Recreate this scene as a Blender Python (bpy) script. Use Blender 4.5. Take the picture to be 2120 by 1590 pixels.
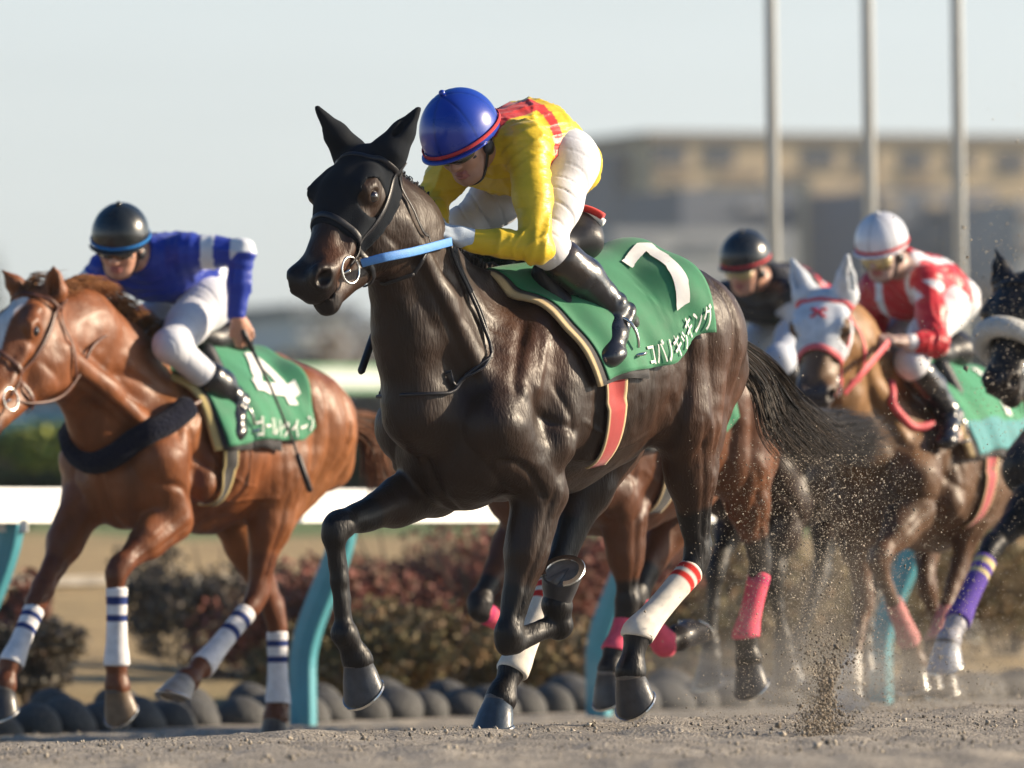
import bpy, math, random
import numpy as np
from mathutils import Matrix, Vector
for _o in list(bpy.data.objects): bpy.data.objects.remove(_o)
random.seed(7); RNG = np.random.default_rng(11)
scene = bpy.context.scene; COL = scene.collection

# ---------------- camera, sky, sun, exposure ----------------
LENS = 316.0; F = LENS/36*2120; CAMZ = 0.5
cam_d = bpy.data.cameras.new('camera'); cam = bpy.data.objects.new('camera', cam_d); COL.objects.link(cam)
cam_d.lens = LENS; cam_d.sensor_width = 36; cam_d.clip_start = 1; cam_d.clip_end = 20000
CAMR = Matrix.Rotation(math.radians(90)+math.atan((1200-795)/F), 4, 'X') @ Matrix.Rotation(math.radians(-0.7), 4, 'Z')
cam.matrix_world = Matrix.Translation((0, 0, CAMZ)) @ CAMR
cam_d.dof.use_dof = True; cam_d.dof.focus_distance = 29.8; cam_d.dof.aperture_fstop = 4.0
scene.camera = cam
SUN_EL = math.radians(21); SUN_AZ = math.radians(10)      # azimuth measured from +X towards +Y
sd = Vector((math.cos(SUN_EL)*math.cos(SUN_AZ), math.cos(SUN_EL)*math.sin(SUN_AZ), math.sin(SUN_EL)))
w = bpy.data.worlds.new('World'); scene.world = w; w.use_nodes = True
nt = w.node_tree; nt.nodes.clear()
wo = nt.nodes.new('ShaderNodeOutputWorld'); bg = nt.nodes.new('ShaderNodeBackground'); sky = nt.nodes.new('ShaderNodeTexSky')
sky.sky_type = 'NISHITA'; sky.sun_disc = False; sky.sun_elevation = SUN_EL
sky.sun_rotation = math.pi/2 - SUN_AZ; sky.air_density = 1.0; sky.dust_density = 1.2; sky.ozone_density = 2.0
bg.inputs['Strength'].default_value = 0.074
# thin high cloud veil over the sky
hs = nt.nodes.new('ShaderNodeHueSaturation')
sg = nt.nodes.new('ShaderNodeTexCoord'); sx = nt.nodes.new('ShaderNodeSeparateXYZ'); sr = nt.nodes.new('ShaderNodeMapRange')      # veil is thickest low down
sr.inputs['From Min'].default_value = .06; sr.inputs['From Max'].default_value = .35; sr.inputs['To Min'].default_value = .22; sr.inputs['To Max'].default_value = 1.45
nt.links.new(sg.outputs['Generated'], sx.inputs[0]); nt.links.new(sx.outputs['Z'], sr.inputs['Value']); nt.links.new(sr.outputs[0], hs.inputs['Saturation'])
tc = nt.nodes.new('ShaderNodeTexCoord'); mp = nt.nodes.new('ShaderNodeMapping'); mp.inputs['Scale'].default_value = (6, 6, 60)
cn = nt.nodes.new('ShaderNodeTexNoise'); cn.inputs['Scale'].default_value = 1.5; cn.inputs['Detail'].default_value = 3
cr = nt.nodes.new('ShaderNodeMapRange'); cr.inputs['From Min'].default_value = .3; cr.inputs['From Max'].default_value = .7
cr.inputs['To Min'].default_value = .975; cr.inputs['To Max'].default_value = 1.03
mv = nt.nodes.new('ShaderNodeVectorMath'); mv.operation = 'SCALE'
L = nt.links.new
L(sky.outputs[0], hs.inputs['Color']); L(tc.outputs['Generated'], mp.inputs[0]); L(mp.outputs[0], cn.inputs['Vector'])
L(cn.outputs['Fac'], cr.inputs['Value']); L(hs.outputs[0], mv.inputs[0]); L(cr.outputs[0], mv.inputs['Scale'])
hr_ = nt.nodes.new('ShaderNodeMapRange'); hr_.inputs['From Min'].default_value = 0; hr_.inputs['From Max'].default_value = .30; hr_.inputs['To Min'].default_value = 1.66; hr_.inputs['To Max'].default_value = .90; L(sx.outputs['Z'], hr_.inputs['Value'])
mw = nt.nodes.new('ShaderNodeVectorMath'); mw.operation = 'SCALE'; L(mv.outputs[0], mw.inputs[0]); L(hr_.outputs[0], mw.inputs['Scale'])
mt_ = nt.nodes.new('ShaderNodeVectorMath'); mt_.operation = 'MULTIPLY'; mt_.inputs[1].default_value = (.94, 1.0, 1.035); L(mw.outputs[0], mt_.inputs[0]); L(mt_.outputs[0], bg.inputs['Color']); L(bg.outputs[0], wo.inputs['Surface'])
sun_d = bpy.data.lights.new('sun', 'SUN'); sun_d.energy = 5.0; sun_d.angle = math.radians(0.6); sun_d.color = (1.0, .82, .60)
sun = bpy.data.objects.new('sun', sun_d); COL.objects.link(sun); sun.rotation_euler = sd.to_track_quat('Z', 'Y').to_euler()
scene.view_settings.view_transform = 'Standard'; scene.view_settings.look = 'None'
scene.view_settings.exposure = 0.88; scene.view_settings.gamma = 1
scene.render.engine = 'CYCLES'; scene.render.resolution_x = 1024; scene.render.resolution_y = 768

# ---------------- helpers ----------------
def ray(u, v):
    d = CAMR.to_3x3() @ Vector(((u-1060)/F, -(v-795)/F, -1)); return d
def at(u, v, Y):                                  # point seen at pixel (u, v) at depth Y
    d = ray(u, v); return Vector((0, 0, CAMZ)) + d*(Y/d.y)
def tag(o, label=None, cat=None, group=None, kind=None):
    if label: o['label'] = label
    if cat: o['category'] = cat
    if group: o['group'] = group
    if kind: o['kind'] = kind
    return o
def empty(name, loc=(0, 0, 0), rz=0, label=None, cat=None, group=None):
    o = bpy.data.objects.new(name, None); COL.objects.link(o); o.location = loc; o.rotation_euler = (0, 0, rz)
    o.empty_display_size = .1
    return tag(o, label, cat, group)
def mesh_np(name, V, Fq, m, parent=None, col=None, smooth=True, fcol=None):
    V = np.asarray(V, dtype=np.float32); Fq = np.asarray(Fq, dtype=np.int32)
    me = bpy.data.meshes.new(name); me.vertices.add(len(V)); me.vertices.foreach_set('co', V.ravel())
    n = Fq.shape[1]; me.loops.add(Fq.size); me.loops.foreach_set('vertex_index', Fq.ravel())
    me.polygons.add(len(Fq)); me.polygons.foreach_set('loop_start', np.arange(0, Fq.size, n, dtype=np.int32))
    me.polygons.foreach_set('loop_total', np.full(len(Fq), n, dtype=np.int32))
    if smooth: me.polygons.foreach_set('use_smooth', np.ones(len(Fq), dtype=bool))
    me.update(calc_edges=True)
    if col is not None:
        a = me.color_attributes.new('col', 'FLOAT_COLOR', 'POINT')
        c = np.ones((len(V), 4), dtype=np.float32); c[:, :3] = col; a.data.foreach_set('color', c.ravel())
    me.validate(); me.materials.append(m)
    o = bpy.data.objects.new(name, me); COL.objects.link(o)
    if parent: o.parent = parent
    return o
class MB:
    def __init__(s): s.v = []; s.f = []; s.c = []; s.cur = (1, 1, 1)
    def add(s, vs, fs, c=None):
        n = len(s.v); s.v += [tuple(x) for x in vs]; s.c += [c or s.cur]*len(vs)
        s.f += [tuple(i+n for i in f) for f in fs]
    def box(s, c, size, R=None):
        x, y, z = [k/2 for k in size]; vs = []
        for dx in (-x, x):
            for dy in (-y, y):
                for dz in (-z, z):
                    p = Vector((dx, dy, dz)); p = R @ p if R else p; vs.append(Vector(c)+p)
        s.add(vs, [(0, 1, 3, 2), (4, 6, 7, 5), (0, 4, 5, 1), (2, 3, 7, 6), (0, 2, 6, 4), (1, 5, 7, 3)])
    def tube(s, pts, rad, n=12, flat=None, cols=None, cap=True):
        pts = [np.array(p, float) for p in pts]; m = len(pts)
        if not hasattr(rad, '__len__'): rad = [rad]*m
        T = [pts[min(i+1, m-1)]-pts[max(i-1, 0)] for i in range(m)]; T = [t/(np.linalg.norm(t)+1e-9) for t in T]
        up = np.array((0, 0, 1.)) if abs(T[0][2]) < .9 else np.array((1., 0, 0))
        vs = []; cs = []
        for i in range(m):
            a = np.cross(T[i], up); a /= np.linalg.norm(a)+1e-9; b = np.cross(a, T[i]); up = b
            for k in range(n):
                t = 2*math.pi*k/n; vs.append(pts[i]+rad[i]*(math.cos(t)*a+math.sin(t)*b)); cs.append(cols[i] if cols else s.cur)
        fs = [(i*n+k, i*n+(k+1) % n, (i+1)*n+(k+1) % n, (i+1)*n+k) for i in range(m-1) for k in range(n)]
        if cap:
            vs.append(pts[0]); vs.append(pts[-1]); cs += [cs[0], cs[-1]]; q = m*n
            fs += [(q, (k+1) % n, k) for k in range(n)]+[(q+1, (m-1)*n+k, (m-1)*n+(k+1) % n) for k in range(n)]
        b0 = len(s.v); s.add(vs, fs); s.c[b0:] = cs
    def ribbon(s, pts, nrm, wid, th):             # strap lying along pts, flat against surface normals
        pts = np.array(pts, float); nrm = np.array(nrm, float); m = len(pts); vs = []
        for i in range(m):
            t = pts[min(i+1, m-1)]-pts[max(i-1, 0)]; t /= np.linalg.norm(t)+1e-9
            b = np.cross(t, nrm[i]); b /= np.linalg.norm(b)+1e-9; nn = np.cross(b, t)
            wd = wid[i] if hasattr(wid, '__len__') else wid
            for (x, y) in ((-1, 0), (-.8, 1), (.8, 1), (1, 0), (.8, -1), (-.8, -1)): vs.append(pts[i]+b*wd/2*x+nn*th/2*y)
        s.add(vs, [(i*6+k, i*6+(k+1) % 6, (i+1)*6+(k+1) % 6, (i+1)*6+k) for i in range(m-1) for k in range(6)]+[(5, 4, 3, 2, 1, 0), tuple((m-1)*6+k for k in range(6))])
    def sphere(s, c, r, n=12, sc=(1, 1, 1)):
        vs = []; fs = []
        for i in range(n+1):
            a = math.pi*i/n
            for k in range(2*n):
                b = math.pi*k/n; vs.append((c[0]+r*sc[0]*math.sin(a)*math.cos(b), c[1]+r*sc[1]*math.sin(a)*math.sin(b), c[2]+r*sc[2]*math.cos(a)))
        for i in range(n):
            for k in range(2*n): fs.append((i*2*n+k, (i+1)*2*n+k, (i+1)*2*n+(k+1) % (2*n), i*2*n+(k+1) % (2*n)))
        s.add(vs, fs)
    def torus(s, c, R3, R, r, n=24, k2=8):        # R3: columns = two in-plane axes and normal
        pts = []
        vs = []; 
        for i in range(n):
            a = 2*math.pi*i/n; e = R3[0]*math.cos(a)+R3[1]*math.sin(a)
            for j in range(k2):
                b = 2*math.pi*j/k2; vs.append(np.array(c)+e*(R+r*math.cos(b))+R3[2]*r*math.sin(b))
        s.add(vs, [(i*k2+j, ((i+1) % n)*k2+j, ((i+1) % n)*k2+(j+1) % k2, i*k2+(j+1) % k2) for i in range(n) for j in range(k2)])
    def build(s, name, m, parent=None, smooth=True, col=False):
        me = bpy.data.meshes.new(name); me.from_pydata(s.v, [], s.f)
        if smooth: me.polygons.foreach_set('use_smooth', [True]*len(me.polygons))
        if col:
            a = me.color_attributes.new('col', 'FLOAT_COLOR', 'POINT')
            a.data.foreach_set('color', np.hstack([np.array(s.c, dtype=np.float32), np.ones((len(s.c), 1), np.float32)]).ravel())
        me.materials.append(m); o = bpy.data.objects.new(name, me); COL.objects.link(o)
        if parent: o.parent = parent
        return o
def spline(pts, n):
    P = np.array(pts, float); m = len(P); out = []
    for q in np.linspace(0, m-1-1e-6, n):
        i = int(q); t = q-i; p0 = P[max(i-1, 0)]; p1 = P[i]; p2 = P[i+1]; p3 = P[min(i+2, m-1)]
        out.append(.5*((2*p1)+(-p0+p2)*t+(2*p0-5*p1+4*p2-p3)*t*t+(-p0+3*p1-3*p2+p3)*t**3))
    return np.array(out)

# ---------------- materials ----------------
def mat(name, color=(.5, .5, .5), rough=.6, metal=0, coat=0, coat_r=.1, noise=0, nscale=20, bump=0, bscale=200, attr=False, sheen=0, spec=.5, stretch=(1, 1, 1), sub=0, bdist=.003):
    m = bpy.data.materials.new(name); m.use_nodes = True; t = m.node_tree; p = t.nodes['Principled BSDF']; l = t.links.new
    p.inputs['Roughness'].default_value = rough; p.inputs['Metallic'].default_value = metal
    p.inputs['Coat Weight'].default_value = coat; p.inputs['Coat Roughness'].default_value = coat_r
    p.inputs['Sheen Weight'].default_value = sheen; p.inputs['Specular IOR Level'].default_value = spec
    if sub: p.inputs['Subsurface Weight'].default_value = sub; p.inputs['Subsurface Radius'].default_value = (.01, .004, .002); p.inputs['Subsurface Scale'].default_value = 1
    src = None
    if attr:
        a = t.nodes.new('ShaderNodeAttribute'); a.attribute_name = 'col'; src = a.outputs['Color']
    co = t.nodes.new('ShaderNodeTexCoord'); mp = t.nodes.new('ShaderNodeMapping'); mp.inputs['Scale'].default_value = stretch
    l(co.outputs['Object'], mp.inputs[0])
    if noise:
        n = t.nodes.new('ShaderNodeTexNoise'); n.inputs['Scale'].default_value = nscale; n.inputs['Detail'].default_value = 5; l(mp.outputs[0], n.inputs['Vector'])
        r = t.nodes.new('ShaderNodeMapRange'); r.inputs['From Min'].default_value = .3; r.inputs['From Max'].default_value = .7; r.inputs['To Min'].default_value = 1-noise; r.inputs['To Max'].default_value = 1+noise
        l(n.outputs['Fac'], r.inputs['Value']); v = t.nodes.new('ShaderNodeVectorMath'); v.operation = 'SCALE'
        if src: l(src, v.inputs[0])
        else: v.inputs[0].default_value = color
        l(r.outputs[0], v.inputs['Scale']); src = v.outputs[0]
        rr = t.nodes.new('ShaderNodeMapRange'); rr.inputs['To Min'].default_value = max(rough-.12, .03); rr.inputs['To Max'].default_value = min(rough+.12, 1)
        l(n.outputs['Fac'], rr.inputs['Value']); l(rr.outputs[0], p.inputs['Roughness'])
    if src: l(src, p.inputs['Base Color'])
    else: p.inputs['Base Color'].default_value = (*color, 1)
    if bump:
        b = t.nodes.new('ShaderNodeTexNoise'); b.inputs['Scale'].default_value = bscale; b.inputs['Detail'].default_value = 4; l(mp.outputs[0], b.inputs['Vector'])
        bb = t.nodes.new('ShaderNodeBump'); bb.inputs['Strength'].default_value = bump; bb.inputs['Distance'].default_value = bdist; l(b.outputs['Fac'], bb.inputs['Height']); l(bb.outputs[0], p.inputs['Normal'])
    return m
M = {}
M['coat'] = mat('horse_coat', attr=True, rough=.45, coat=.03, coat_r=.25, noise=.32, nscale=11, bump=.55, bscale=120, stretch=(1, 1, .25), bdist=.005, spec=.27)
M['hoof'] = mat('hoof_horn', attr=True, rough=.42, noise=.25, nscale=30, bump=.3, bscale=120, spec=.4, coat=.15)
M['hair'] = mat('horse_hair', attr=True, rough=.5, noise=.2, nscale=15, spec=.22)
M['eye'] = mat('eye_glass', (.012, .006, .004), rough=.08, coat=1, coat_r=.03)
M['leather'] = mat('black_leather', (.012, .012, .016), rough=.42, noise=.3, nscale=40, bump=.3, bscale=300)
M['brown_leather'] = mat('brown_leather', (.10, .035, .02), rough=.45, noise=.3, nscale=40, bump=.3, bscale=300)
M['boot'] = mat('boot_leather', attr=True, rough=.30, coat=.5, coat_r=.18, noise=.25, nscale=25, bump=.6, bscale=22, bdist=.006)
M['metal'] = mat('steel', (.6, .6, .58), rough=.25, metal=1)
M['cloth'] = mat('racing_cloth', attr=True, rough=.75, noise=.08, nscale=15, bump=.35, bscale=500, sheen=.15)
M['silk'] = mat('racing_silk', attr=True, rough=.42, noise=.06, nscale=12, bump=.38, bscale=18, bdist=.014, sheen=.1, spec=.4, stretch=(1, .6, 2.2))
M['knit'] = mat('knit_fabric', attr=True, rough=.9, noise=.14, nscale=25, bump=.4, bscale=300, spec=.18)
M['breech'] = mat('breeches_fabric', attr=True, rough=.7, noise=.05, nscale=14, bump=.25, bscale=60, bdist=.004, sheen=.1)
M['fleece'] = mat('sheepskin', attr=True, rough=1, noise=.12, nscale=40, bump=1, bscale=90, bdist=.02, sheen=.06, spec=.1)
M['skin'] = mat('skin', attr=True, rough=.5, noise=.08, nscale=30, bump=.2, bscale=250, sub=.15)
M['helmet'] = mat('helmet_cover', attr=True, rough=.30, coat=.25, coat_r=.15, noise=.05, nscale=10)
M['lens'] = mat('goggle_lens', (.03, .028, .02), rough=.12, coat=1, coat_r=.05, spec=.8)
M['amber'] = mat('amber_goggle_lens', (.42, .34, .16), rough=.15, coat=1, coat_r=.05, spec=.8)

# ---------------- signed distance modelling ----------------
CAP = .09
def nrm(v): v = np.array(v, float); return v/(np.linalg.norm(v)+1e-12)
class SDF:
    def __init__(s): s.p = []
    def cone(s, a, b, ra, rb=None, k=.03, flat=None, fl=1.0):
        rb = ra if rb is None else rb; a = np.array(a, float); b = np.array(b, float); R = max(ra, rb)*max(1, fl)
        s.p.append(('c', np.minimum(a, b)-R, np.maximum(a, b)+R, k, (a, b, ra, rb, None if flat is None else nrm(flat), fl))); return s
    def chain(s, pts, rads, k=.03, **kw):
        for i in range(len(pts)-1): s.cone(pts[i], pts[i+1], rads[i], rads[i+1], k, **kw)
        return s
    def ell(s, c, r, ax=None, k=.03, sub=False):   # ax: rows = local axes
        c = np.array(c, float); r = np.array(r, float); A = np.eye(3) if ax is None else np.array(ax, float)
        e = np.sqrt(((A.T*r)**2).sum(1)); s.p.append(('s' if sub else 'e', c-e, c+e, k, (c, r, A))); return s
    @staticmethod
    def prim(t, q, P):
        if t == 'c':
            a, b, ra, rb, fv, fl = q; 
            if fv is not None:
                g = 1/fl-1; P = P+((P-a)@fv)[:, None]*fv*g; b = b+((b-a)@fv)*fv*g
            ba = b-a; pa = P-a; h = np.clip(pa@ba/max(ba@ba, 1e-12), 0, 1)
            return np.linalg.norm(pa-h[:, None]*ba, axis=1)-(ra+(rb-ra)*h)
        c, r, A = q; p = (P-c)@A.T; k0 = np.linalg.norm(p/r, axis=1); k1 = np.linalg.norm(p/(r*r), axis=1)+1e-9
        return np.where(k0 < 1e-6, -r.min(), k0*(k0-1)/k1)
    def ev(s, P):
        P = np.asarray(P, float); d = np.full(len(P), CAP); mn = P.min(0); mx = P.max(0)
        if getattr(s, 'nc', -1) != len(s.p):
            s.nc = len(s.p); pd = np.array([CAP+k if t != 's' else k+.002 for t, lo, hi, k, q in s.p])[:, None]; s.L = np.array([p[1] for p in s.p])-pd; s.Hh = np.array([p[2] for p in s.p])+pd
        for j in np.nonzero(((s.L < mx) & (s.Hh > mn)).all(1))[0]:
            t, lo, hi, k, q = s.p[j]; small = len(P) < 400
            if small: v = s.prim(t, q, P); m = slice(None)
            else:
                m = ((P > s.L[j]) & (P < s.Hh[j])).all(1)
                if not m.any(): continue
                v = s.prim(t, q, P[m])
            dd = d[m]
            if t == 's': v = -v; h = np.maximum(k-np.abs(dd-v), 0)/k; d[m] = np.maximum(dd, v)+h*h*k/4
            else: h = np.maximum(k-np.abs(dd-v), 0)/k; d[m] = np.minimum(dd, v)-h*h*k/4
        return d
    def grid(s, vox):
        add = [p for p in s.p if p[0] != 's']
        lo = np.min([p[1] for p in add], 0)-.03; hi = np.max([p[2] for p in add], 0)+.03
        n = np.ceil((hi-lo)/vox).astype(int)+1; D = np.full(n, CAP, dtype=np.float32)
        for t, a, b, k, q in s.p:
            pad = CAP*.45+k if t != 's' else k+.002
            i0 = np.clip(np.floor((a-pad-lo)/vox).astype(int), 0, n); i1 = np.clip(np.ceil((b+pad-lo)/vox).astype(int)+1, 0, n)
            if np.any(i1 <= i0): continue
            X, Y, Z = np.meshgrid(*[lo[j]+vox*np.arange(i0[j], i1[j]) for j in range(3)], indexing='ij')
            P = np.stack([X.ravel(), Y.ravel(), Z.ravel()], 1); v = s.prim(t, q, P).reshape(X.shape)
            sl = tuple(slice(i0[j], i1[j]) for j in range(3)); d = D[sl]
            if t == 's': v = -v; h = np.maximum(k-np.abs(d-v), 0)/k; D[sl] = np.maximum(d, v)+h*h*k/4
            else: h = np.maximum(k-np.abs(d-v), 0)/k; D[sl] = np.minimum(d, v)-h*h*k/4
        return lo, D
    def mesh(s, vox, post=None):
        lo, D = s.grid(vox)
        if post is not None: D = post(lo, vox, D)
        return nets(lo, D, vox)
    def dg(s, P, e=.003):
        n = len(P); Q = np.concatenate([P]+[P+np.eye(3)[i]*e for i in range(3)]+[P-np.eye(3)[i]*e for i in range(3)]); r = s.ev(Q); g = np.stack([r[n*(i+1):n*(i+2)]-r[n*(i+4):n*(i+5)] for i in range(3)], 1)
        return r[:n], g/(np.linalg.norm(g, axis=1)[:, None]+1e-9)
    def proj(s, P, off=0., it=7):
        P = np.array(P, float)
        for _ in range(it): d, g = s.dg(P); P = P-g*((d-off)*.85)[:, None]
        return P, g
def nets(lo, D, vox):
    n = np.array(D.shape); S = D < 0
    c = np.zeros(n-1, dtype=np.int8)
    for a in (0, 1):
        for b in (0, 1):
            for e in (0, 1): c += S[a:n[0]-1+a, b:n[1]-1+b, e:n[2]-1+e]
    act = (c > 0) & (c < 8); I = np.argwhere(act); idx = np.full(n-1, -1, dtype=np.int32); idx[act] = np.arange(len(I))
    acc = np.zeros((len(I), 3)); cnt = np.zeros(len(I))
    cor = [(a, b, e) for a in (0, 1) for b in (0, 1) for e in (0, 1)]
    for p in cor:
        for ax in range(3):
            if p[ax]: continue
            q = list(p); q[ax] = 1; A = I+p; B = I+q
            da = D[A[:, 0], A[:, 1], A[:, 2]]; db = D[B[:, 0], B[:, 1], B[:, 2]]; m = (da < 0) != (db < 0)
            t = np.where(m, da/(da-db+1e-20), 0); pt = np.tile(np.array(p, float), (len(I), 1)); pt[:, ax] += t
            acc[m] += pt[m]; cnt[m] += 1
    V = lo+(I+acc/cnt[:, None])*vox; Fs = []
    for ax in range(3):
        b, e = [(1, 2), (2, 0), (0, 1)][ax]
        sl0 = [slice(None)]*3; sl1 = [slice(None)]*3; sl0[ax] = slice(0, -1); sl1[ax] = slice(1, None)
        A = S[tuple(sl0)]; B = S[tuple(sl1)]; E = np.argwhere(A != B)
        ok = (E[:, b] > 0) & (E[:, e] > 0) & (E[:, b] < n[b]-1) & (E[:, e] < n[e]-1); E = E[ok]
        def cell(db, de):
            q = E.copy(); q[:, b] += db; q[:, e] += de; return idx[q[:, 0], q[:, 1], q[:, 2]]
        q = np.stack([cell(-1, -1), cell(0, -1), cell(0, 0), cell(-1, 0)], 1)
        inside = A[E[:, 0], E[:, 1], E[:, 2]]; q[~inside] = q[~inside][:, ::-1]; Fs.append(q)
    Fq = np.vstack(Fs); Fq = Fq[(Fq >= 0).all(1)]
    return V, Fq
def scat(idx, val, n): return np.stack([np.bincount(idx, weights=val[:, j], minlength=n) for j in range(3)], 1)
def relax(V, Fq, it=2, lam=.5):
    n = len(V); e = np.concatenate([Fq[:, [a, b]] for a, b in ((0, 1), (1, 2), (2, 3), (3, 0), (1, 0), (2, 1), (3, 2), (0, 3))]); c = np.maximum(np.bincount(e[:, 0], minlength=n), 1)[:, None]
    for _ in range(it): V = V+lam*(scat(e[:, 0], V[e[:, 1]], n)/c-V)
    return V
def vnormals(V, Fq):
    f = np.cross(V[Fq[:, 2]]-V[Fq[:, 0]], V[Fq[:, 3]]-V[Fq[:, 1]]); n = sum(scat(Fq[:, k], f, len(V)) for k in range(4)); return n/(np.linalg.norm(n, axis=1)[:, None]+1e-12)
def vnoise(P, f, seed=0):                         # smooth value noise, vectorised
    P = np.asarray(P)*f+seed*17.3; i = np.floor(P).astype(int); t = P-i; t = t*t*(3-2*t); r = 0
    for a in (0, 1):
        for b in (0, 1):
            for c in (0, 1):
                h = np.sin((i[:, 0]+a)*127.1+(i[:, 1]+b)*311.7+(i[:, 2]+c)*74.7+seed)*43758.5453; h = h-np.floor(h)
                r = r+h*np.where(a, t[:, 0], 1-t[:, 0])*np.where(b, t[:, 1], 1-t[:, 1])*np.where(c, t[:, 2], 1-t[:, 2])
    return r*2-1
# ---------------- horses ----------------
A = np.array
class Horse:
    def __init__(h, S):
        h.S = S; th = math.radians(S['yaw']); h.c, h.s = math.cos(th), math.sin(th)
        h.fw = A((-h.c, -h.s, 0)); h.lf = A((h.s, -h.c, 0)); h.up = A((0, 0, 1.))
        w = at(S['W'][0], S['W'][1], S['Z']); h.O = A((w.x, w.y, 0)); h.rz = math.pi+th
        h.W = h.P(*S['W'], 0); h.C = h.P(*S['C'], S.get('Clat', 0)); e = h.W-h.C; e[1] = 0
        h.q = np.linalg.norm(e)/.88*S.get('ts', 1); h.e1 = nrm(e); h.e2 = A((-h.e1[2], 0, h.e1[0])); h.k = S.get('scale', 1.0)
        h.root = empty('horse', h.O, h.rz, S['label'], 'horse')
        pl = h.P(*S['poll']); mz = h.P(*S['muz']); h.hl = np.linalg.norm(mz-pl)/.60
        a = nrm(mz-pl); hy = math.radians(S.get('hy', 0)); l = A((-math.sin(hy), math.cos(hy), S.get('htilt', 0))); l = nrm(l-a*(a@l)); f = np.cross(a, l)
        h.ha, h.hll, h.hf, h.poll = a, l, f, pl; h.hs = S.get('hs', h.hl)
        h.build_sdf()
    def P(h, u, v, lat):
        d = A(ray(u, v)); c = A((0, 0, CAMZ)); t = (lat-(c-h.O)@h.lf)/(d@h.lf); p = c+d*t-h.O
        return A((p@h.fw, p@h.lf, p[2]))
    def T(h, x, y, z): return h.W+h.q*((x if x > -.4 else -.4+(x+.4)*h.S.get('tx', 1))*h.e1+z*h.e2)+A((0, y*h.k, 0))
    def HD(h, a, f, l): return h.poll+h.ha*a*h.hl+h.hf*f*h.hs+h.hll*l*h.hs
    def pick(h, u, v, sdf=None):                      # where the ray through a pixel meets the trunk, in trunk coordinates
        sdf = sdf or h.trunk; d = A(ray(u, v)); d /= np.linalg.norm(d); c = A((0, 0, CAMZ))-h.O
        dl = A((d@h.fw, d@h.lf, d[2])); cl = A((c@h.fw, c@h.lf, c[2])); t = h.S['Z']-2.5
        for _ in range(200):
            q = sdf.ev((cl+dl*t)[None])[0]
            if q < .001 or t > h.S['Z']+3: break
            t += max(q*.7, .0015)
        return cl+dl*t
    def build_sdf(h):
        S = h.S; T = h.T; b = SDF(); k = h.k; Y = A((0, 1., 0)); q = h.q; ax = [h.e1, Y, h.e2]
        b.ell(T(-.32, 0, -.405), (.53*q, .262*k, .345*q), ax, .05)
        b.ell(T(-.62, 0, -.36), (.45*q, .235*k, .265*q), ax, .08)
        b.ell(T(.10, 0, -.44), (.24*q, .20*k, .27*q), ax, .08)
        b.cone(T(.04, 0, -.085), T(-.30, 0, -.105), .045*q, .07*q, .08)
        b.cone(T(-.30, 0, -.17), T(-.78, 0, -.13), .12*q, .12*q, .08); b.cone(T(-.78, 0, -.13), T(-1.04, 0, -.30), .12*q, .085*q, .08); b.ell(T(.19, 0, -.56), (.17*q, .17*k, .23*q), ax, .09)
        for y in (-1, 1):
            b.ell(T(-.87, y*.115, -.275), (.29*q, .155*k, .21*q), [nrm(h.e1+.46*h.e2), Y, nrm(h.e2-.46*h.e1)], .06)
            b.ell(T(-.72, y*.175, -.155), (.07*q, .055*k, .06*q), ax, .08)
            b.cone(T(-.98, y*.10, -.28), T(-1.10, y*.085, -.46), .13*q, .10*q, .06)
            b.cone(T(-.06, y*.115, -.22), T(.24, y*.165, -.50), .075*q, .095*q, .07)
            b.ell(T(.21, y*.085, -.60), (.13*q, .095*k, .13*q), ax, .05)
            b.cone(T(-.10, y*.17, -.33), T(-.02, y*.195, -.60), .075*q, .07*q, .06)
            b.ell(T(-.19, y*.175, -.47), (.16*q, .075*k, .19*q), ax, .05)
        b.cone(T(.0, 0, -.70), T(-.35, 0, -.71), .07*q, .055*q, .10)
        h.trunk = SDF(); h.trunk.p = list(b.p)
        # neck
        W0 = T(.02, 0, -.11); pl = h.poll; HD = h.HD; n = h.hs
        thr = HD(.20, -.23, 0); cm = .5*(W0+pl); crest = nrm(np.cross(Y, nrm(pl-W0))); crest = crest if crest[2] > 0 else -crest
        if S.get('cb') is not None: cm = cm+crest*S['cb']
        else: cm = cm+crest*.01
        b.chain([T(-.14, 0, -.12), W0, cm, HD(.03, -.055, 0)], [.07*q, .06*q, .045*n, .045*n], .08, flat=Y, fl=.6)
        cb = T(.08, 0, -.30); tm = HD(.13, -.14, 0); gm = [h.P(*p) for p in S['nmid']] if 'nmid' in S else [.5*(cb+tm)]
        b.chain([cb]+gm+[tm], [.20*q]+[(lambda nr: nr*n+(.165*q-nr*n)*(1-i/max(1, len(gm)-1)) if len(gm) > 1 else .14*n)(S.get('nr', .14)) for i in range(len(gm))]+[.105*n], .10, flat=Y, fl=.72)
        bt = T(.22, 0, -.44); gl = [h.P(*p) for p in S['nlow']] if 'nlow' in S else [.6*bt+.4*thr]
        b.chain([bt]+gl+[thr], [.15*q]+[.115*q+(.085*n-.115*q)*(i+.5)/len(gl) for i in range(len(gl))]+[.06*n], .09, flat=Y, fl=.85)
        if S.get('ntw', True):
            for y in (-1, 1):
                b.cone(T(.20, y*.13, -.42), .5*(T(.2, y*.1, -.36)+HD(.15, -.17, y*.06)), .05*q, .04*n, .05)
                b.cone(.5*(T(.2, y*.1, -.36)+HD(.15, -.17, y*.06)), HD(.14, -.16, y*.06), .04*n, .035*n, .05)
        # head
        hax = [h.ha, h.hf, h.hll]; g = lambda *r: (r[0]*h.hl, r[1]*n, r[2]*n)
        b.ell(HD(.08, -.045, 0), g(.12, .085, .078), hax, .04)
        b.ell(HD(.19, -.03, 0), g(.13, .075, .088), hax, .04)
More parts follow.
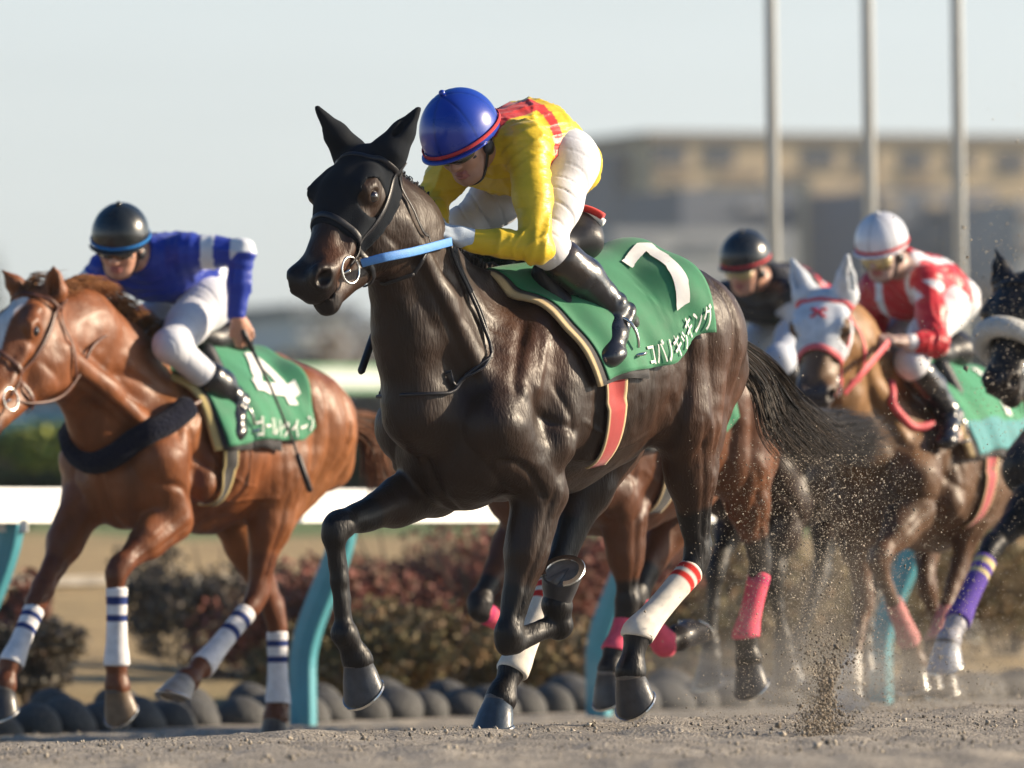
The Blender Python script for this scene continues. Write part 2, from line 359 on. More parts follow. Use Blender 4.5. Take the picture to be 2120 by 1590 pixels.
        b.cone(HD(.20, -.015, 0), HD(.46, -.025, 0), .068*n, .042*n, .05)
        b.cone(HD(.22, -.10, 0), HD(.46, -.065, 0), .07*n, .038*n, .05, flat=h.hll, fl=.8)
        for y in (-1, 1):
            b.ell(HD(.19, -.155, y*.045), g(.125, .105, .042), hax, .04)
            b.cone(HD(.27, -.035, y*.066), HD(.37, -.05, y*.052), .018*n, .014*n, .03)
            b.ell(HD(.192, .010, y*.094), g(.034, .010, .012), hax, .012)
            b.cone(HD(.12, .005, y*.066), HD(.20, .022, y*.082), .022*n, .020*n, .03)
            b.ell(HD(.195, -.008, y*.088), g(.036, .028, .020), hax, .02)
            b.cone(HD(.40, -.06, y*.035), HD(.50, -.03, y*.042), .032*n, .030*n, .03)
            b.ell(HD(.545, -.020, y*.042), g(.050, .040, .031), hax, .025)
            b.cone(HD(.02, -.035, y*.055), HD(-.01, -.02, y*.07), .035*n, .034*n, .03)
        b.cone(HD(.27, -.185, 0), HD(.52, -.115, 0), .050*n, .032*n, .05, flat=h.hll, fl=1.1)
        b.ell(HD(.545, -.055, 0), g(.062, .055, .052), hax, .03)
        b.ell(HD(.555, -.118, 0), g(.045, .030, .036), hax, .02)
        # ears
        es = S.get('ears', [(.0, -.02), (.0, -.02)]); h.ear = []
        for y in (-1, 1):
            e0 = HD(-.01, -.02, y*.068); tip = h.P(*S['ear'][0 if y > 0 else 1]) if 'ear' in S else HD(-.18, .0, y*.10)
            tl = np.linalg.norm(tip-e0); q2 = min(1, .20*n/tl); tip = e0+(tip-e0)*q2 if tl > .24 else tip
            em = .55*e0+.45*tip; h.ear.append((e0, em, tip))
            b.chain([e0, em, tip], [.046*n, .027*n, .004], .02)
        for y, (e0, em, tip) in zip((-1, 1), h.ear):
            ed = nrm(tip-e0); sd2 = nrm(h.hf*.9+h.hll*y*.5-ed*0); o = nrm(sd2-ed*(sd2@ed))
            b.ell(.45*e0+.55*tip+o*.026*n, (.075*n, .022*n, .016*n), [ed, o, np.cross(ed, o)], .01, True)
        for y in (-1, 1):
            b.ell(HD(.203, -.010, y*.108), g(.022, .016, .016), hax, .008, True)
            b.ell(HD(.562, -.012, y*.066), g(.033, .020, .026), hax, .012, True)
        b.ell(HD(.575, -.088, 0), g(.055, .0045, .07), hax, .008, True)
        # legs
        h.legs = {}
        for nm, y in (('FL', 1), ('FR', -1)):
            if nm not in S: continue
            E, K, Fk, H, Tt = [h.P(*p) for p in S[nm]]; h.legs[nm] = (E, K, Fk, H, Tt); d = nrm(K-E); bk = np.cross(Y, d)
            b.cone(T(.22, y*.155, -.52), E, .10*q, .085*q, .06)
            b.chain([E, .6*E+.4*K, K-d*.05], [.078*k, .062*k, .036*k], .04, flat=Y, fl=.86)
            b.ell(.78*E+.22*K-bk*.012, (.14*k, .062*k, .058*k), [d, bk, np.cross(d, bk)], .03)
            b.ell(.72*E+.28*K+bk*.03, (.12*k, .035*k, .05*k), [d, bk, np.cross(d, bk)], .02)
            b.cone(K-d*.035, K+nrm(Fk-K)*.03, .041*k, .034*k, .03, flat=Y, fl=1.08)
            h.lower(b, K, Fk, H, y, .029*k)
        for nm, y in (('HL', 1), ('HR', -1)):
            if nm not in S: continue
            E, K, Fk, H, Tt = [h.P(*p) for p in S[nm]]; h.legs[nm] = (E, K, Fk, H, Tt); d = nrm(K-E); bk = np.cross(Y, d)
            hip = T(-.92, y*.14, -.30); bt = T(-1.10, y*.10, -.42)
            b.cone(hip, E, .165*q, .12*k, .08, flat=Y, fl=.75)
            b.cone(bt, .62*E+.38*K+bk*.025, .095*q, .060*k, .06)
            b.cone(T(-.75, y*.2, -.25), E-bk*.02, .07*k, .085*k, .07, flat=Y, fl=.7)
            b.chain([E, .6*E+.4*K, K-d*.04], [.105*k, .080*k, .036*k], .04, flat=Y, fl=.8)
            d2 = nrm(Fk-K); poh = K-d*.045+bk*.048
            b.cone(poh, K+nrm(bk*.5+d2)*.035, .017*k, .026*k, .03)
            b.cone(.5*E+.5*K+bk*.045, poh, .018*k, .013*k, .02)
            b.cone(K-d*.03, K+d2*.045, .040*k, .033*k, .025, flat=Y, fl=.8)
            h.lower(b, K, Fk, H, y, .030*k)
        h.sdf = b
    def lower(h, b, K, Fk, H, y, r):
        Y = A((0, 1., 0)); d = nrm(Fk-K); bk = np.cross(Y, d)
        b.chain([K, .5*(K+Fk), Fk], [r*1.15, r*.86, r*.95], .02, flat=Y, fl=.9)
        b.cone(K+d*.05+bk*r*.9, Fk-d*.02+bk*r*.85, r*.42, r*.45, .008)
        b.ell(Fk, (r*1.26, r*1.2, r*1.25), None, .015); b.ell(Fk+bk*r*.8, (r*.75, r*.8, r*.75), None, .012)
        b.cone(Fk, H, r*1.02, r*1.25, .025)
        b.ell(H-nrm(H-Fk)*.01, (r*1.5, r*1.5, r*1.5), None, .02)
    def color(h, V):
        S = h.S; c = np.tile(A(S['body'], float), (len(V), 1)); pt = A(S.get('points', S['body']), float)
        def mix(m, col):
            nonlocal c; m = np.clip(m, 0, 1)[:, None]; c = c*(1-m)+A(col)*m
        nz = vnoise(V, 9, 3)
        if 'flank' in S:
            for p, r in ((h.T(-.95, .2, -.62), .42), (h.T(-.95, -.2, -.62), .42), (h.T(-.1, 0, -.95), .25), (h.HD(.47, -.07, .06), .10), (h.HD(.44, -.0, .04), .05), (h.T(.05, .2, -.25), .2)):
                mix(1.2-np.linalg.norm(V-p, axis=1)/r+.25*nz, S['flank'])
        if 'neckc' in S: mix(1.5-np.linalg.norm(V-.5*(h.poll+h.T(.1, 0, -.3)), axis=1)/.38+.3*nz, S['neckc'])
        for nm, (E, K, Fk, H, Tt) in h.legs.items():
            top = S.get('pointtop', .75); st = E+(K-E)*top
            for a, b_, r in ((st, K, .095), (K, Fk, .085), (Fk, H, .09)):
                ba = b_-a; t = np.clip((V-a)@ba/(ba@ba), 0, 1); dd = np.linalg.norm(V-a-t[:, None]*ba, axis=1)
                mix((r-dd)/.02+.3*nz, S.get('sock', {}).get(nm, pt) if b_ is H else pt)
        for y in (-1, 1):
            if 'eyeshade' in S: mix((.060-np.linalg.norm(V-h.HD(.20, -.02, y*.095), axis=1))/.01, S['eyeshade'])  # brown skin plus the shadow inside the hood's eye holes, painted into the coat
        hv = V-h.poll; la = hv@h.ha/h.hl; lf = hv@h.hf/h.hs; ll = hv@h.hll/h.hs
        on = (np.abs(ll) < .14) & (lf > -.3) & (la > -.1) & (la < .75)
        mix(np.where(on, (la-.50)/.05+.3*nz, 0), S.get('muzzle', pt))
        mix(np.where(on, (.030-np.hypot((la-.555), lf*1.2+.016))/.006*(np.abs(ll) > .042), 0), (.008, .004, .004))
        if 'blaze' in S:
            w = S['blaze']; mix(np.where(on & (lf > -.06) & (la > w[1]), (w[0]-np.abs(ll)+.004*nz)/.004, 0)*(la < w[2]), (.62, .60, .58))
        return c
    def finish(h, vox=.009):
        V, Fq = h.sdf.mesh(vox); V = relax(V, Fq, 1, .4); c = h.color(V); N = vnormals(V, Fq); V = V+N*h.detail(V, N)[:, None]
        o = mesh_np('body', V, Fq, M['coat'], h.root, c); h.bodyobj = o
        for y in (-1, 1):
            e = MB(); e.sphere(tuple(h.HD(.202, -.013, y*.0865)), .0205*h.hs, 10); e.build('eye', M['eye'], h.root)
        for nm in h.legs: h.hoof(*h.legs[nm][3:], h.S.get('hoofc', {}).get(nm, (.035, .035, .04)))
        return h
    def detail(h, V, N):
        # creases between muscles, ribs and raised veins
        out = .0036*vnoise(V, 13, 4)+.0022*vnoise(V, 28, 5); T = h.T; q = h.q
        def path(P, w, dep):
            nonlocal out
            P = A(P); P, _ = h.sdf.proj(spline(P, 14), 0, 8); lo = P.min(0)-3*w; hi = P.max(0)+3*w; m = np.all((V > lo) & (V < hi), axis=1)
            if not m.any(): return
            X = V[m]; d = np.full(len(X), 9.)
            for a, b_ in zip(P[:-1], P[1:]):
                ba = b_-a; t = np.clip((X-a)@ba/(ba@ba+1e-12), 0, 1); d = np.minimum(d, np.linalg.norm(X-a-t[:, None]*ba, axis=1))
            tt = np.exp(-(d/w)**2); e = np.minimum(np.linalg.norm(X-P[0], axis=1), np.linalg.norm(X-P[-1], axis=1)); out[m] += dep*tt*np.clip(e/(3*w)+.25, 0, 1)
        for y in (-1, 1):
            for P, w, dep in (
                ([T(-.08, y*.2, -.22), T(-.17, y*.25, -.42), T(-.15, y*.25, -.62), T(-.06, y*.2, -.72)], .022, -.013),
                ([T(.02, y*.15, -.16), T(.16, y*.2, -.34), T(.20, y*.2, -.46)], .022, -.012),
                ([T(.14, y*.22, -.36), T(.06, y*.25, -.50), T(-.08, y*.25, -.56)], .018, -.009),
                ([T(-.02, y*.2, -.22), T(.10, y*.22, -.42)], .016, .007),
                ([T(.0, y*.2, -.38), T(-.04, y*.24, -.52), T(-.02, y*.24, -.66)], .013, -.006),
                ([T(.24, y*.16, -.56), T(.14, y*.2, -.66), T(.05, y*.2, -.78)], .016, -.010),
                ([T(.30, y*.12, -.50), T(.26, y*.14, -.62), T(.16, y*.15, -.76)], .012, -.006),
                ([T(-.66, y*.2, -.16), T(-.70, y*.24, -.36), T(-.66, y*.22, -.58), T(-.60, y*.18, -.68)], .024, -.014),
                ([T(-.76, y*.2, -.14), T(-.80, y*.24, -.34), T(-.80, y*.24, -.55), T(-.74, y*.22, -.72)], .016, -.007),
                ([T(-.92, y*.2, -.12), T(-.95, y*.24, -.32), T(-.90, y*.24, -.55), T(-.86, y*.22, -.78)], .015, -.010),
                ([T(-1.02, y*.18, -.20), T(-1.07, y*.2, -.38), T(-1.03, y*.2, -.58), T(-.97, y*.18, -.80)], .014, -.009),
                ([T(-.86, y*.22, -.24), T(-.88, y*.24, -.42), T(-.86, y*.22, -.62)], .030, .008),
                ([T(-.98, y*.22, -.30), T(-.99, y*.24, -.48), T(-.95, y*.22, -.68)], .026, .008),
                ([T(-.14, y*.2, -.66), T(-.32, y*.2, -.65), T(-.52, y*.2, -.60)], .008, .005),
                ([T(-.10, y*.24, -.52), T(-.22, y*.24, -.58), T(-.34, y*.24, -.60)], .006, .004),
                ([h.HD(.17, -.24, y*.06), .5*(h.HD(.17, -.24, y*.06)+T(.24, y*.14, -.42)), T(.24, y*.14, -.42)], .018, -.010),
                ([h.HD(.12, -.12, y*.08), .5*(h.HD(.12, -.12, y*.08)+T(.1, y*.14, -.24)), T(.10, y*.14, -.24)], .022, -.007),
                ([h.HD(.26, -.06, y*.07), h.HD(.34, -.10, y*.07), h.HD(.40, -.12, y*.05)], .006, .004), ([h.HD(.30, -.02, y*.06), h.HD(.40, -.05, y*.06), h.HD(.47, -.06, y*.05)], .006, .003),
                ([h.HD(.25, -.10, y*.08), h.HD(.24, -.2, y*.08)], .012, -.004)): path(P, w*q, dep)
            for i in range(6): path([T(-.27-.07*i, y*.26, -.28), T(-.25-.07*i, y*.27, -.46), T(-.29-.07*i, y*.24, -.62)], .013, -.0035)
        path([T(.36, 0, -.36), T(.36, 0, -.50), T(.30, 0, -.66), T(.2, 0, -.78)], .02, -.014)
        for nm, (E, K, Fk, H, Tt) in h.legs.items():
            Y = A((0, 1., 0)); d = nrm(K-E); bk = np.cross(Y, d); sy = 1 if nm[1] == 'L' else -1
            for o1 in (-.03, .028): path([E+bk*o1+Y*sy*.09, .5*(E+K)+bk*o1*.8+Y*sy*.07, K-d*.07+bk*o1*.5+Y*sy*.05], .010, -.006)
            path([E+bk*.0+Y*sy*.09, .5*(E+K)+bk*.012+Y*sy*.07, K-d*.05-bk*.01+Y*sy*.05], .005, .004)
        return out
    def hoof(h, H, Tt, colr):
        k = h.k; Y = A((0, 1., 0)); d = nrm(Tt-H); l = nrm(Y-d*(Y@d)); bk = np.cross(l, d); ang = math.radians(36)
        n = math.cos(ang)*d+math.sin(ang)*bk; fr = np.cross(n, l); f0 = -bk; m = 28; rings = []
        def ring(c, a1, a2, r1, r2, mm=m): return [c+a1*r1*math.cos(2*math.pi*i/mm)*(1.0 if math.cos(2*math.pi*i/mm) > 0 else .78)+a2*r2*math.sin(2*math.pi*i/mm) for i in range(mm)]
        base = H+d*.085*k+bk*.004
        for t in (0, .1, .12, .5, .93, 1):
            c = (H-d*.004)*(1-t)+base*t; a1 = nrm(f0*(1-t)+fr*t); w = (.0435+.0235*t)*k
            if t == .12: w *= .97
            rings.append(ring(c, a1, l, w, w*.95))
        rings.append(ring(base, fr, l, .056*k, .053*k)); rings.append(ring(base-n*.006*k, fr, l, .050*k, .047*k)); rings.append(ring(base-n*.005*k, fr, l, .003, .003))
        vs = []; cs = []
        for j, r in enumerate(rings):
            for p in r: vs.append(p); cs.append((.11, .095, .085) if j < 2 else (colr if j < 6 else (.17, .155, .14)))
        fs = [(j*m+i, j*m+(i+1) % m, (j+1)*m+(i+1) % m, (j+1)*m+i) for j in range(len(rings)-1) for i in range(m)]
        fs = [f[::-1] for f in fs]+[tuple((len(rings)-1)*m+i for i in range(m))]
        b = MB(); b.add(vs, fs); b.c = cs; q0 = base-n*.004*k
        fg = [q0-fr*.045*k+l*.020*k, q0-fr*.045*k-l*.020*k, q0+fr*.030*k]; b.add([*fg, *[p+n*.010*k*(1 if i < 2 else .2) for i, p in enumerate(fg)]], [(3, 4, 5), (0, 1, 4, 3), (1, 2, 5, 4), (2, 0, 3, 5)], (.13, .12, .11)); o = b.build('hoof', M['hoof'], h.root, col=True)
        sh = MB(); pts = [p for i, p in enumerate(ring(base+n*.004*k, fr, l, .061*k, .058*k, 36)) if math.cos(2*math.pi*i/36) > -.8]
        i0 = [i for i in range(36) if math.cos(2*math.pi*i/36) > -.8]; st = [i for i in i0 if i > 18]+[i for i in i0 if i <= 18]; rr = ring(base+n*.004*k, fr, l, .061*k, .058*k, 36)
        sh.ribbon([rr[i] for i in st], [n]*len(st), .020*k, .008*k); s = sh.build('horseshoe', M['metal'], o, smooth=False)
    # straps that follow the skin
    def strap(h, name, pts, w, off, m, n=30, th=.004, parent=None, head=True, sdf=None, closed=False, proj=True, rad=None):
        Q = [h.HD(*p) if head else A(p) for p in pts]; Q = spline(Q, n)
        if proj: Q, N = (sdf or h.sdf).proj(Q, off)
        else: N = np.tile(h.hll, (n, 1))
        b = MB()
        if rad: b.tube(Q, rad, 8)
        else: b.ribbon(Q, N, w, th)
        return b.build(name, m, parent or h.root)
    def drape_table(h, x0, x1, smax, nx=40):
        xs = np.linspace(x0, x1, nx); ph = np.radians(np.linspace(0, 150, 70)); ss = np.arange(0, smax+.011, .01); h.dx = xs; h.ds = ss; h.tab = {}
        for sd in (-1, 1):
            X, PH = np.meshgrid(xs, ph, indexing='ij'); C = h.W+h.q*(X[..., None]*h.e1+(-.36)*h.e2)
            D = np.cos(PH)[..., None]*h.e2+sd*np.sin(PH)[..., None]*A((0, 1., 0)); C = C.reshape(-1, 3); D = D.reshape(-1, 3)
            r = np.full(len(C), .62)
            for _ in range(26): r -= np.clip(h.trunk.ev(C+D*r[:, None])-.010, -.05, .05)*.8
            Pp = (C+D*r[:, None]).reshape(nx, len(ph), 3); out = np.zeros((nx, len(ss), 3))
            for i in range(nx):
                L_ = np.concatenate([[0], np.cumsum(np.linalg.norm(np.diff(Pp[i], axis=0), axis=1))])
                for j in range(3): out[i, :, j] = np.interp(ss, L_, Pp[i, :, j])
            h.tab[sd] = out
    def drape(h, x, s, off=0.):
        x = np.atleast_1d(x).astype(float); s = np.atleast_1d(s).astype(float); sd = np.sign(s); a = np.abs(s)
        fx = np.clip((x-h.dx[0])/(h.dx[1]-h.dx[0]), 0, len(h.dx)-1.001); fs = np.clip(a/.01, 0, len(h.ds)-1.001); i = fx.astype(int); j = fs.astype(int); tx = (fx-i)[:, None]; ts = (fs-j)[:, None]
        def g(tab): return tab[i, j]*(1-tx)*(1-ts)+tab[i+1, j]*tx*(1-ts)+tab[i, j+1]*(1-tx)*ts+tab[i+1, j+1]*tx*ts, tab[i+1, j]-tab[i, j], tab[i, j+1]-tab[i, j]
        pL, ax, asv = g(h.tab[1]); pR, bx, bs = g(h.tab[-1]); m = (sd >= 0)[:, None]
        p = np.where(m, pL, pR); vx = np.where(m, ax, bx); vs = np.where(m, asv, bs)
        n = np.cross(vx, vs); n = n*np.where(m, 1, -1); n /= np.linalg.norm(n, axis=1)[:, None]+1e-9; cen = h.W+h.q*(-.35*h.e2)
        fl = np.sign(((p-(h.W+h.q*((x)[:, None]*h.e1-.36*h.e2)))*n).sum(1)); n = n*fl[:, None]
        rip = h.rip(x, s) if hasattr(h, 'rip') else 0
        return p+n*(np.atleast_1d(off+rip))[:, None], n
    def xs_of(h, p):                                  # inverse of drape for a point on the near side
        t = h.tab[1]; d = np.linalg.norm(t-p, axis=2); i, j = np.unravel_index(d.argmin(), d.shape); return h.dx[i], h.ds[j]
    def cloth(h, fr, re, label=None, ns=70, nx=50, cols=((.012, .16, .075)), name='saddlecloth', m='cloth', off=.004, th=.006, trim=None, sym=True, parent=None):
        # fr / re: functions of |s| giving front and rear x
        smax = max(h.ds[-1]*0+fr[-1][1], .01); ss = np.linspace(-smax if sym else 0, smax, ns); V = []; Cc = []
        fx = lambda s: np.interp(abs(s), [q[1] for q in fr], [q[0] for q in fr]); rx = lambda s: np.interp(abs(s), [q[1] for q in re], [q[0] for q in re])
        X = np.array([[fx(s)+(rx(s)-fx(s))*t for t in np.linspace(0, 1, nx)] for s in ss]); SS = np.repeat(ss[:, None], nx, 1)
        lo = [q for q in re]; 
        if lo[-1][1] != fr[-1][1]:                    # slanting lower hem
            f = lo[-1][1]/fr[-1][1]; SS = SS*(1+(f-1)*np.linspace(0, 1, nx)[None, :])
            X = np.array([[fx(s)+(rx(s)-fx(s))*t for t in np.linspace(0, 1, nx)] for s in ss])
        p1, n = h.drape(X.ravel(), SS.ravel(), off+th); p0 = p1-n*th; V = np.vstack([p1, p0]); N = ns*nx
        Fq = []
        for i in range(ns-1):
            for j in range(nx-1):
                a = i*nx+j; Fq.append((a, a+1, a+nx+1, a+nx)); Fq.append((N+a, N+a+nx, N+a+nx+1, N+a+1))
        for j in range(nx-1):
            Fq.append((j+1, j, N+j, N+j+1)); a = (ns-1)*nx+j; Fq.append((a, a+1, N+a+1, N+a))
        for i in range(ns-1):
            a = i*nx; Fq.append((a, a+nx, N+a+nx, N+a)); a = i*nx+nx-1; Fq.append((a+nx, a, N+a, N+a+nx))
        c = np.tile(A(cols), (len(V), 1))
        if trim:
            T_ = np.tile(np.linspace(0, 1, nx)[None, :], (ns, 1)).ravel(); T_ = np.concatenate([T_, T_]); mk = T_ < trim[0]; c[mk] = trim[1]
            if len(trim) > 2: c[T_ > 1-trim[0]] = trim[2]
        return mesh_np(name, V, Fq, M[m], parent or h.root, c)
    def marks(h, polys, m, off=.014, name='number', parent=None, col=(.78, .78, .76)):
        # polys: list of quads in (x, s) coordinates, laid on the cloth
        V = []; Fq = []; 
        for qd in polys:
            qd = A(qd, float); n1 = max(2, int(np.linalg.norm(qd[1]-qd[0])/.012)); n2 = max(2, int(np.linalg.norm(qd[3]-qd[0])/.012)); b = len(V)
            for i in range(n1+1):
                for j in range(n2+1):
                    u, v = i/n1, j/n2; V.append(qd[0]*(1-u)*(1-v)+qd[1]*u*(1-v)+qd[2]*u*v+qd[3]*(1-u)*v)
            for i in range(n1):
                for j in range(n2): a = b+i*(n2+1)+j; Fq.append((a, a+n2+1, a+n2+2, a+1))
        V = A(V); p, n = h.drape(V[:, 0], V[:, 1], off); return mesh_np(name, p, Fq, M[m], parent or h.root, np.tile(A(col), (len(p), 1)))
    def text(h, txt, p0, p1, size, name='lettering', parent=None, off=.014, col=(.78, .78, .76), squash=1., bold=.012):
        # text runs from cloth point p0 to p1 (x, s)
        cu = bpy.data.curves.new('t', 'FONT'); cu.body = txt; cu.size = 1; cu.align_x = 'LEFT'; cu.offset = bold; cu.resolution_u = 3; o = bpy.data.objects.new('t', cu); COL.objects.link(o)
        dg = bpy.context.evaluated_depsgraph_get(); me = bpy.data.meshes.new_from_object(o.evaluated_get(dg)); bpy.data.objects.remove(o)
        import bmesh; bm = bmesh.new(); bm.from_mesh(me); bmesh.ops.triangulate(bm, faces=bm.faces)
        for _ in range(3):
            ed = [e for e in bm.edges if e.calc_length() > .25]
            if ed: bmesh.ops.subdivide_edges(bm, edges=ed, cuts=1)
        bmesh.ops.triangulate(bm, faces=bm.faces); bm.verts.ensure_lookup_table()
        if not bm.verts: bm.free(); return None
        V = A([v.co[:] for v in bm.verts]); Fq = [[v.index for v in f.verts] for f in bm.faces]; bm.free()
        x0, x1 = V[:, 0].min(), V[:, 0].max(); t = (V[:, 0]-x0)/(x1-x0); p0 = A(p0); p1 = A(p1); d = nrm(np.append(p1-p0, 0))[:2]
        pr = A((-d[1], d[0])); pr = pr if pr[1] > 0 else -pr   # towards the hem
        yb = V[:, 1].min(); hgt = V[:, 1].max()-yb
        Q = p0+(p1-p0)*t[:, None]-pr*((V[:, 1]-yb)/hgt*size)[:, None]
        p, n = h.drape(Q[:, 0], Q[:, 1], off); return mesh_np(name, p, Fq, M['cloth'], parent or h.root, np.tile(A(col), (len(p), 1)), smooth=False)
def strands(name, guides, n, rad, spread, parent, col, col2=None, seed=1, fr=.35, steps=16, droop=0.):
    # locks of hair following guide curves; each strand a thin tapering three-sided tube
    rg = np.random.default_rng(seed); G = [spline(g, steps) for g in guides]; V = []; Fq = []; Cc = []
    for q in range(n):
        w = rg.random(len(G))**3+1e-3; w /= w.sum(); c = sum(wi*g for wi, g in zip(w, G)); ln = rg.uniform(.62, 1.0); t = np.linspace(0, 1, steps)
        off = rg.normal(size=3); off /= max(1, np.linalg.norm(off)); ph = rg.uniform(0, 6, 3); am = rg.uniform(.2, 1)
        sp = (fr+(1-fr)*t)[:, None]*spread*off+np.stack([np.sin(ph[k]+t*rg.uniform(3, 7)) for k in range(3)], 1)*spread*.35*am*t[:, None]
        idx = t*ln*(steps-1); ii = np.clip(idx.astype(int), 0, steps-2); c = c[ii]*(1-(idx-ii))[:, None]+c[ii+1]*(idx-ii)[:, None]; c = c+sp; c[:, 2] -= droop*t*t
        b = len(V)//1; cc = A(col) if (col2 is None or rg.random() < .6) else A(col2); cc = cc*rg.uniform(.6, 1.5)
        T_ = np.gradient(c, axis=0); T_ /= np.linalg.norm(T_, axis=1)[:, None]+1e-9; a = np.cross(T_, A((.3, .2, .9))); a /= np.linalg.norm(a, axis=1)[:, None]+1e-9; bb = np.cross(T_, a); r = rad*(1-t**2*.9)*rg.uniform(.6, 1.3)
        ring = np.stack([c+(a*math.cos(x)+bb*math.sin(x))*r[:, None] for x in (0, 2.1, 4.2)], 1).reshape(-1, 3)
        V.extend(ring.tolist()); Cc.extend([cc]*len(ring))
        for i in range(steps-1):
            for k in range(3): Fq.append((b+i*3+k, b+i*3+(k+1) % 3, b+(i+1)*3+(k+1) % 3, b+(i+1)*3+k))
    return mesh_np(name, V, Fq, M['hair'], parent, A(Cc))
def bandage(h, nm, t0, t1, r, base, stripes=(), flare=1.0, boot=None, name='leg_bandage'):
    E, K, Fk, H, Tt = h.legs[nm]; n = 48; pts = []; cols = []; rr = []
    tot = np.linalg.norm(Fk-K); 
    for t in np.linspace(t0, t1, n):
        if t <= 1: pts.append(K+(Fk-K)*t)
        else: pts.append(Fk+(H-Fk)*(t-1))
        c = base
        for a, b_, sc in stripes:
            if a <= t <= b_: c = sc
        x = r*(1+.05*math.cos(2*math.pi*t)) * (1.17 if abs(t-1) < .10 else (1.08 if abs(t-1) < .2 else 1)); rr.append(x*(1+.015*math.sin(t*60))); cols.append(c)
    for i in range(len(rr)): pass
    rr = list(np.convolve(np.pad(rr, 3, mode='edge'), np.ones(7)/7, mode='valid')); rr[0] *= .9; rr[-1] *= .92
    Y = A((0, 1., 0)); bk = np.cross(Y, nrm(Fk-K)); pts = [p+bk*r*.13 for p in pts]; rr = [x*1.13 for x in rr]
    b = MB(); b.tube(pts, rr, 20, cols=cols); return b.build(name, M['knit'], h.root, col=True)
# ---------------- track, infield, rail ----------------
RP = at(628, 1505, 41.0); RP0 = A((RP.x, RP.y)); RT = A((.515, .857)); RN = A((-.857, .515))     # rail foot, direction, infield normal
def sm(t): t = np.clip(t, 0, 1); return t*t*(3-2*t)
def gz(X, Y):
    d = (X-RP0[0])*RN[0]+(Y-RP0[1])*RN[1]
    z = -.16*sm((d+6.8)/4.8)+1.02*sm((d-1.2)/16)
    z += 1.6*sm((d-34)/40)
    z += .22*sm((d-1.6)/1.2)*sm((3.2-d)/1.2)*0
    return z, d
def axis_vals(dense0, dense1, step, far0, far1):
    a = list(np.arange(dense0, dense1, step)); s = step; x = dense1
    while x < far1: a.append(x); s *= 1.22; x += s
    s = step; x = dense0-step
    while x > far0: a.insert(0, x); s *= 1.22; x -= s
    return np.array(a)
gx = axis_vals(-2.6, 3.2, .028, -3000, 3000); gy = axis_vals(21.5, 44.5, .05, -40, 6000)
GX, GY = np.meshgrid(gx, gy, indexing='ij'); GZ, GD = gz(GX, GY)
P2 = np.stack([GX.ravel(), GY.ravel(), np.zeros(GX.size)], 1)
trk = (sm((.4-GD)/.6)*sm((GX+5)/1)*sm((6-GX)/1)*sm((GY-18)/2)*sm((52-GY)/4)).ravel()
nse = .012*vnoise(P2, 1.6, 1)+.012*np.maximum(vnoise(P2, 5, 2), 0)**2*2+.010*vnoise(P2, 9, 3)+.008*vnoise(P2, 19, 4)+.045*np.maximum(vnoise(P2, 2.7, 9)-.40, 0)-.05*np.maximum(vnoise(P2, 3.3, 12)-.42, 0)
GZ = GZ+(nse*trk+.10*vnoise(P2, .45, 5)*(1-sm((.9-GD)/.8)).ravel()*(np.abs(GX) < 60).ravel()).reshape(GX.shape)
nx_, ny_ = GX.shape; idx = np.arange(nx_*ny_).reshape(nx_, ny_)
GF = np.stack([idx[:-1, :-1].ravel(), idx[1:, :-1].ravel(), idx[1:, 1:].ravel(), idx[:-1, 1:].ravel()], 1)
gm = bpy.data.materials.new('sand_and_grass'); gm.use_nodes = True; t_ = gm.node_tree; pb = t_.nodes['Principled BSDF']; l_ = t_.links.new
tcn = t_.nodes.new('ShaderNodeTexCoord'); at_ = t_.nodes.new('ShaderNodeAttribute'); at_.attribute_name = 'col'
n1 = t_.nodes.new('ShaderNodeTexNoise'); n1.inputs['Scale'].default_value = 3; n1.inputs['Detail'].default_value = 9; l_(tcn.outputs['Object'], n1.inputs['Vector'])
n2 = t_.nodes.new('ShaderNodeTexNoise'); n2.inputs['Scale'].default_value = 95; n2.inputs['Detail'].default_value = 5; l_(tcn.outputs['Object'], n2.inputs['Vector'])
mr1 = t_.nodes.new('ShaderNodeMapRange'); mr1.inputs['From Min'].default_value = .3; mr1.inputs['From Max'].default_value = .7; mr1.inputs['To Min'].default_value = .78; mr1.inputs['To Max'].default_value = 1.22; l_(n1.outputs['Fac'], mr1.inputs['Value'])
mr2 = t_.nodes.new('ShaderNodeMapRange'); mr2.inputs['From Min'].default_value = .3; mr2.inputs['From Max'].default_value = .7; mr2.inputs['To Min'].default_value = .45; mr2.inputs['To Max'].default_value = 1.55; l_(n2.outputs['Fac'], mr2.inputs['Value'])
mu = t_.nodes.new('ShaderNodeMath'); mu.operation = 'MULTIPLY'; l_(mr1.outputs[0], mu.inputs[0]); l_(mr2.outputs[0], mu.inputs[1])
vs_ = t_.nodes.new('ShaderNodeVectorMath'); vs_.operation = 'SCALE'; l_(at_.outputs['Color'], vs_.inputs[0]); l_(mu.outputs[0], vs_.inputs['Scale']); l_(vs_.outputs[0], pb.inputs['Base Color'])
pb.inputs['Roughness'].default_value = .95; bp = t_.nodes.new('ShaderNodeBump'); bp.inputs['Strength'].default_value = .9; bp.inputs['Distance'].default_value = .02
l_(n2.outputs['Fac'], bp.inputs['Height']); l_(bp.outputs[0], pb.inputs['Normal'])
sand = A((.29, .258, .215)); dry = A((.33, .24, .12)); green = A((.10, .15, .045))
dd = GD.ravel(); gn = vnoise(P2, .35, 8)+.5*vnoise(P2, 1.7, 9)
wg = sm((dd-.6)/.5)[:, None]; gg = np.clip(sm((dd-16)/3)*.9+.35*np.maximum(gn, 0), 0, 1)[:, None]
GC = sand*(1-wg)+(dry*(1-gg)+green*gg)*wg
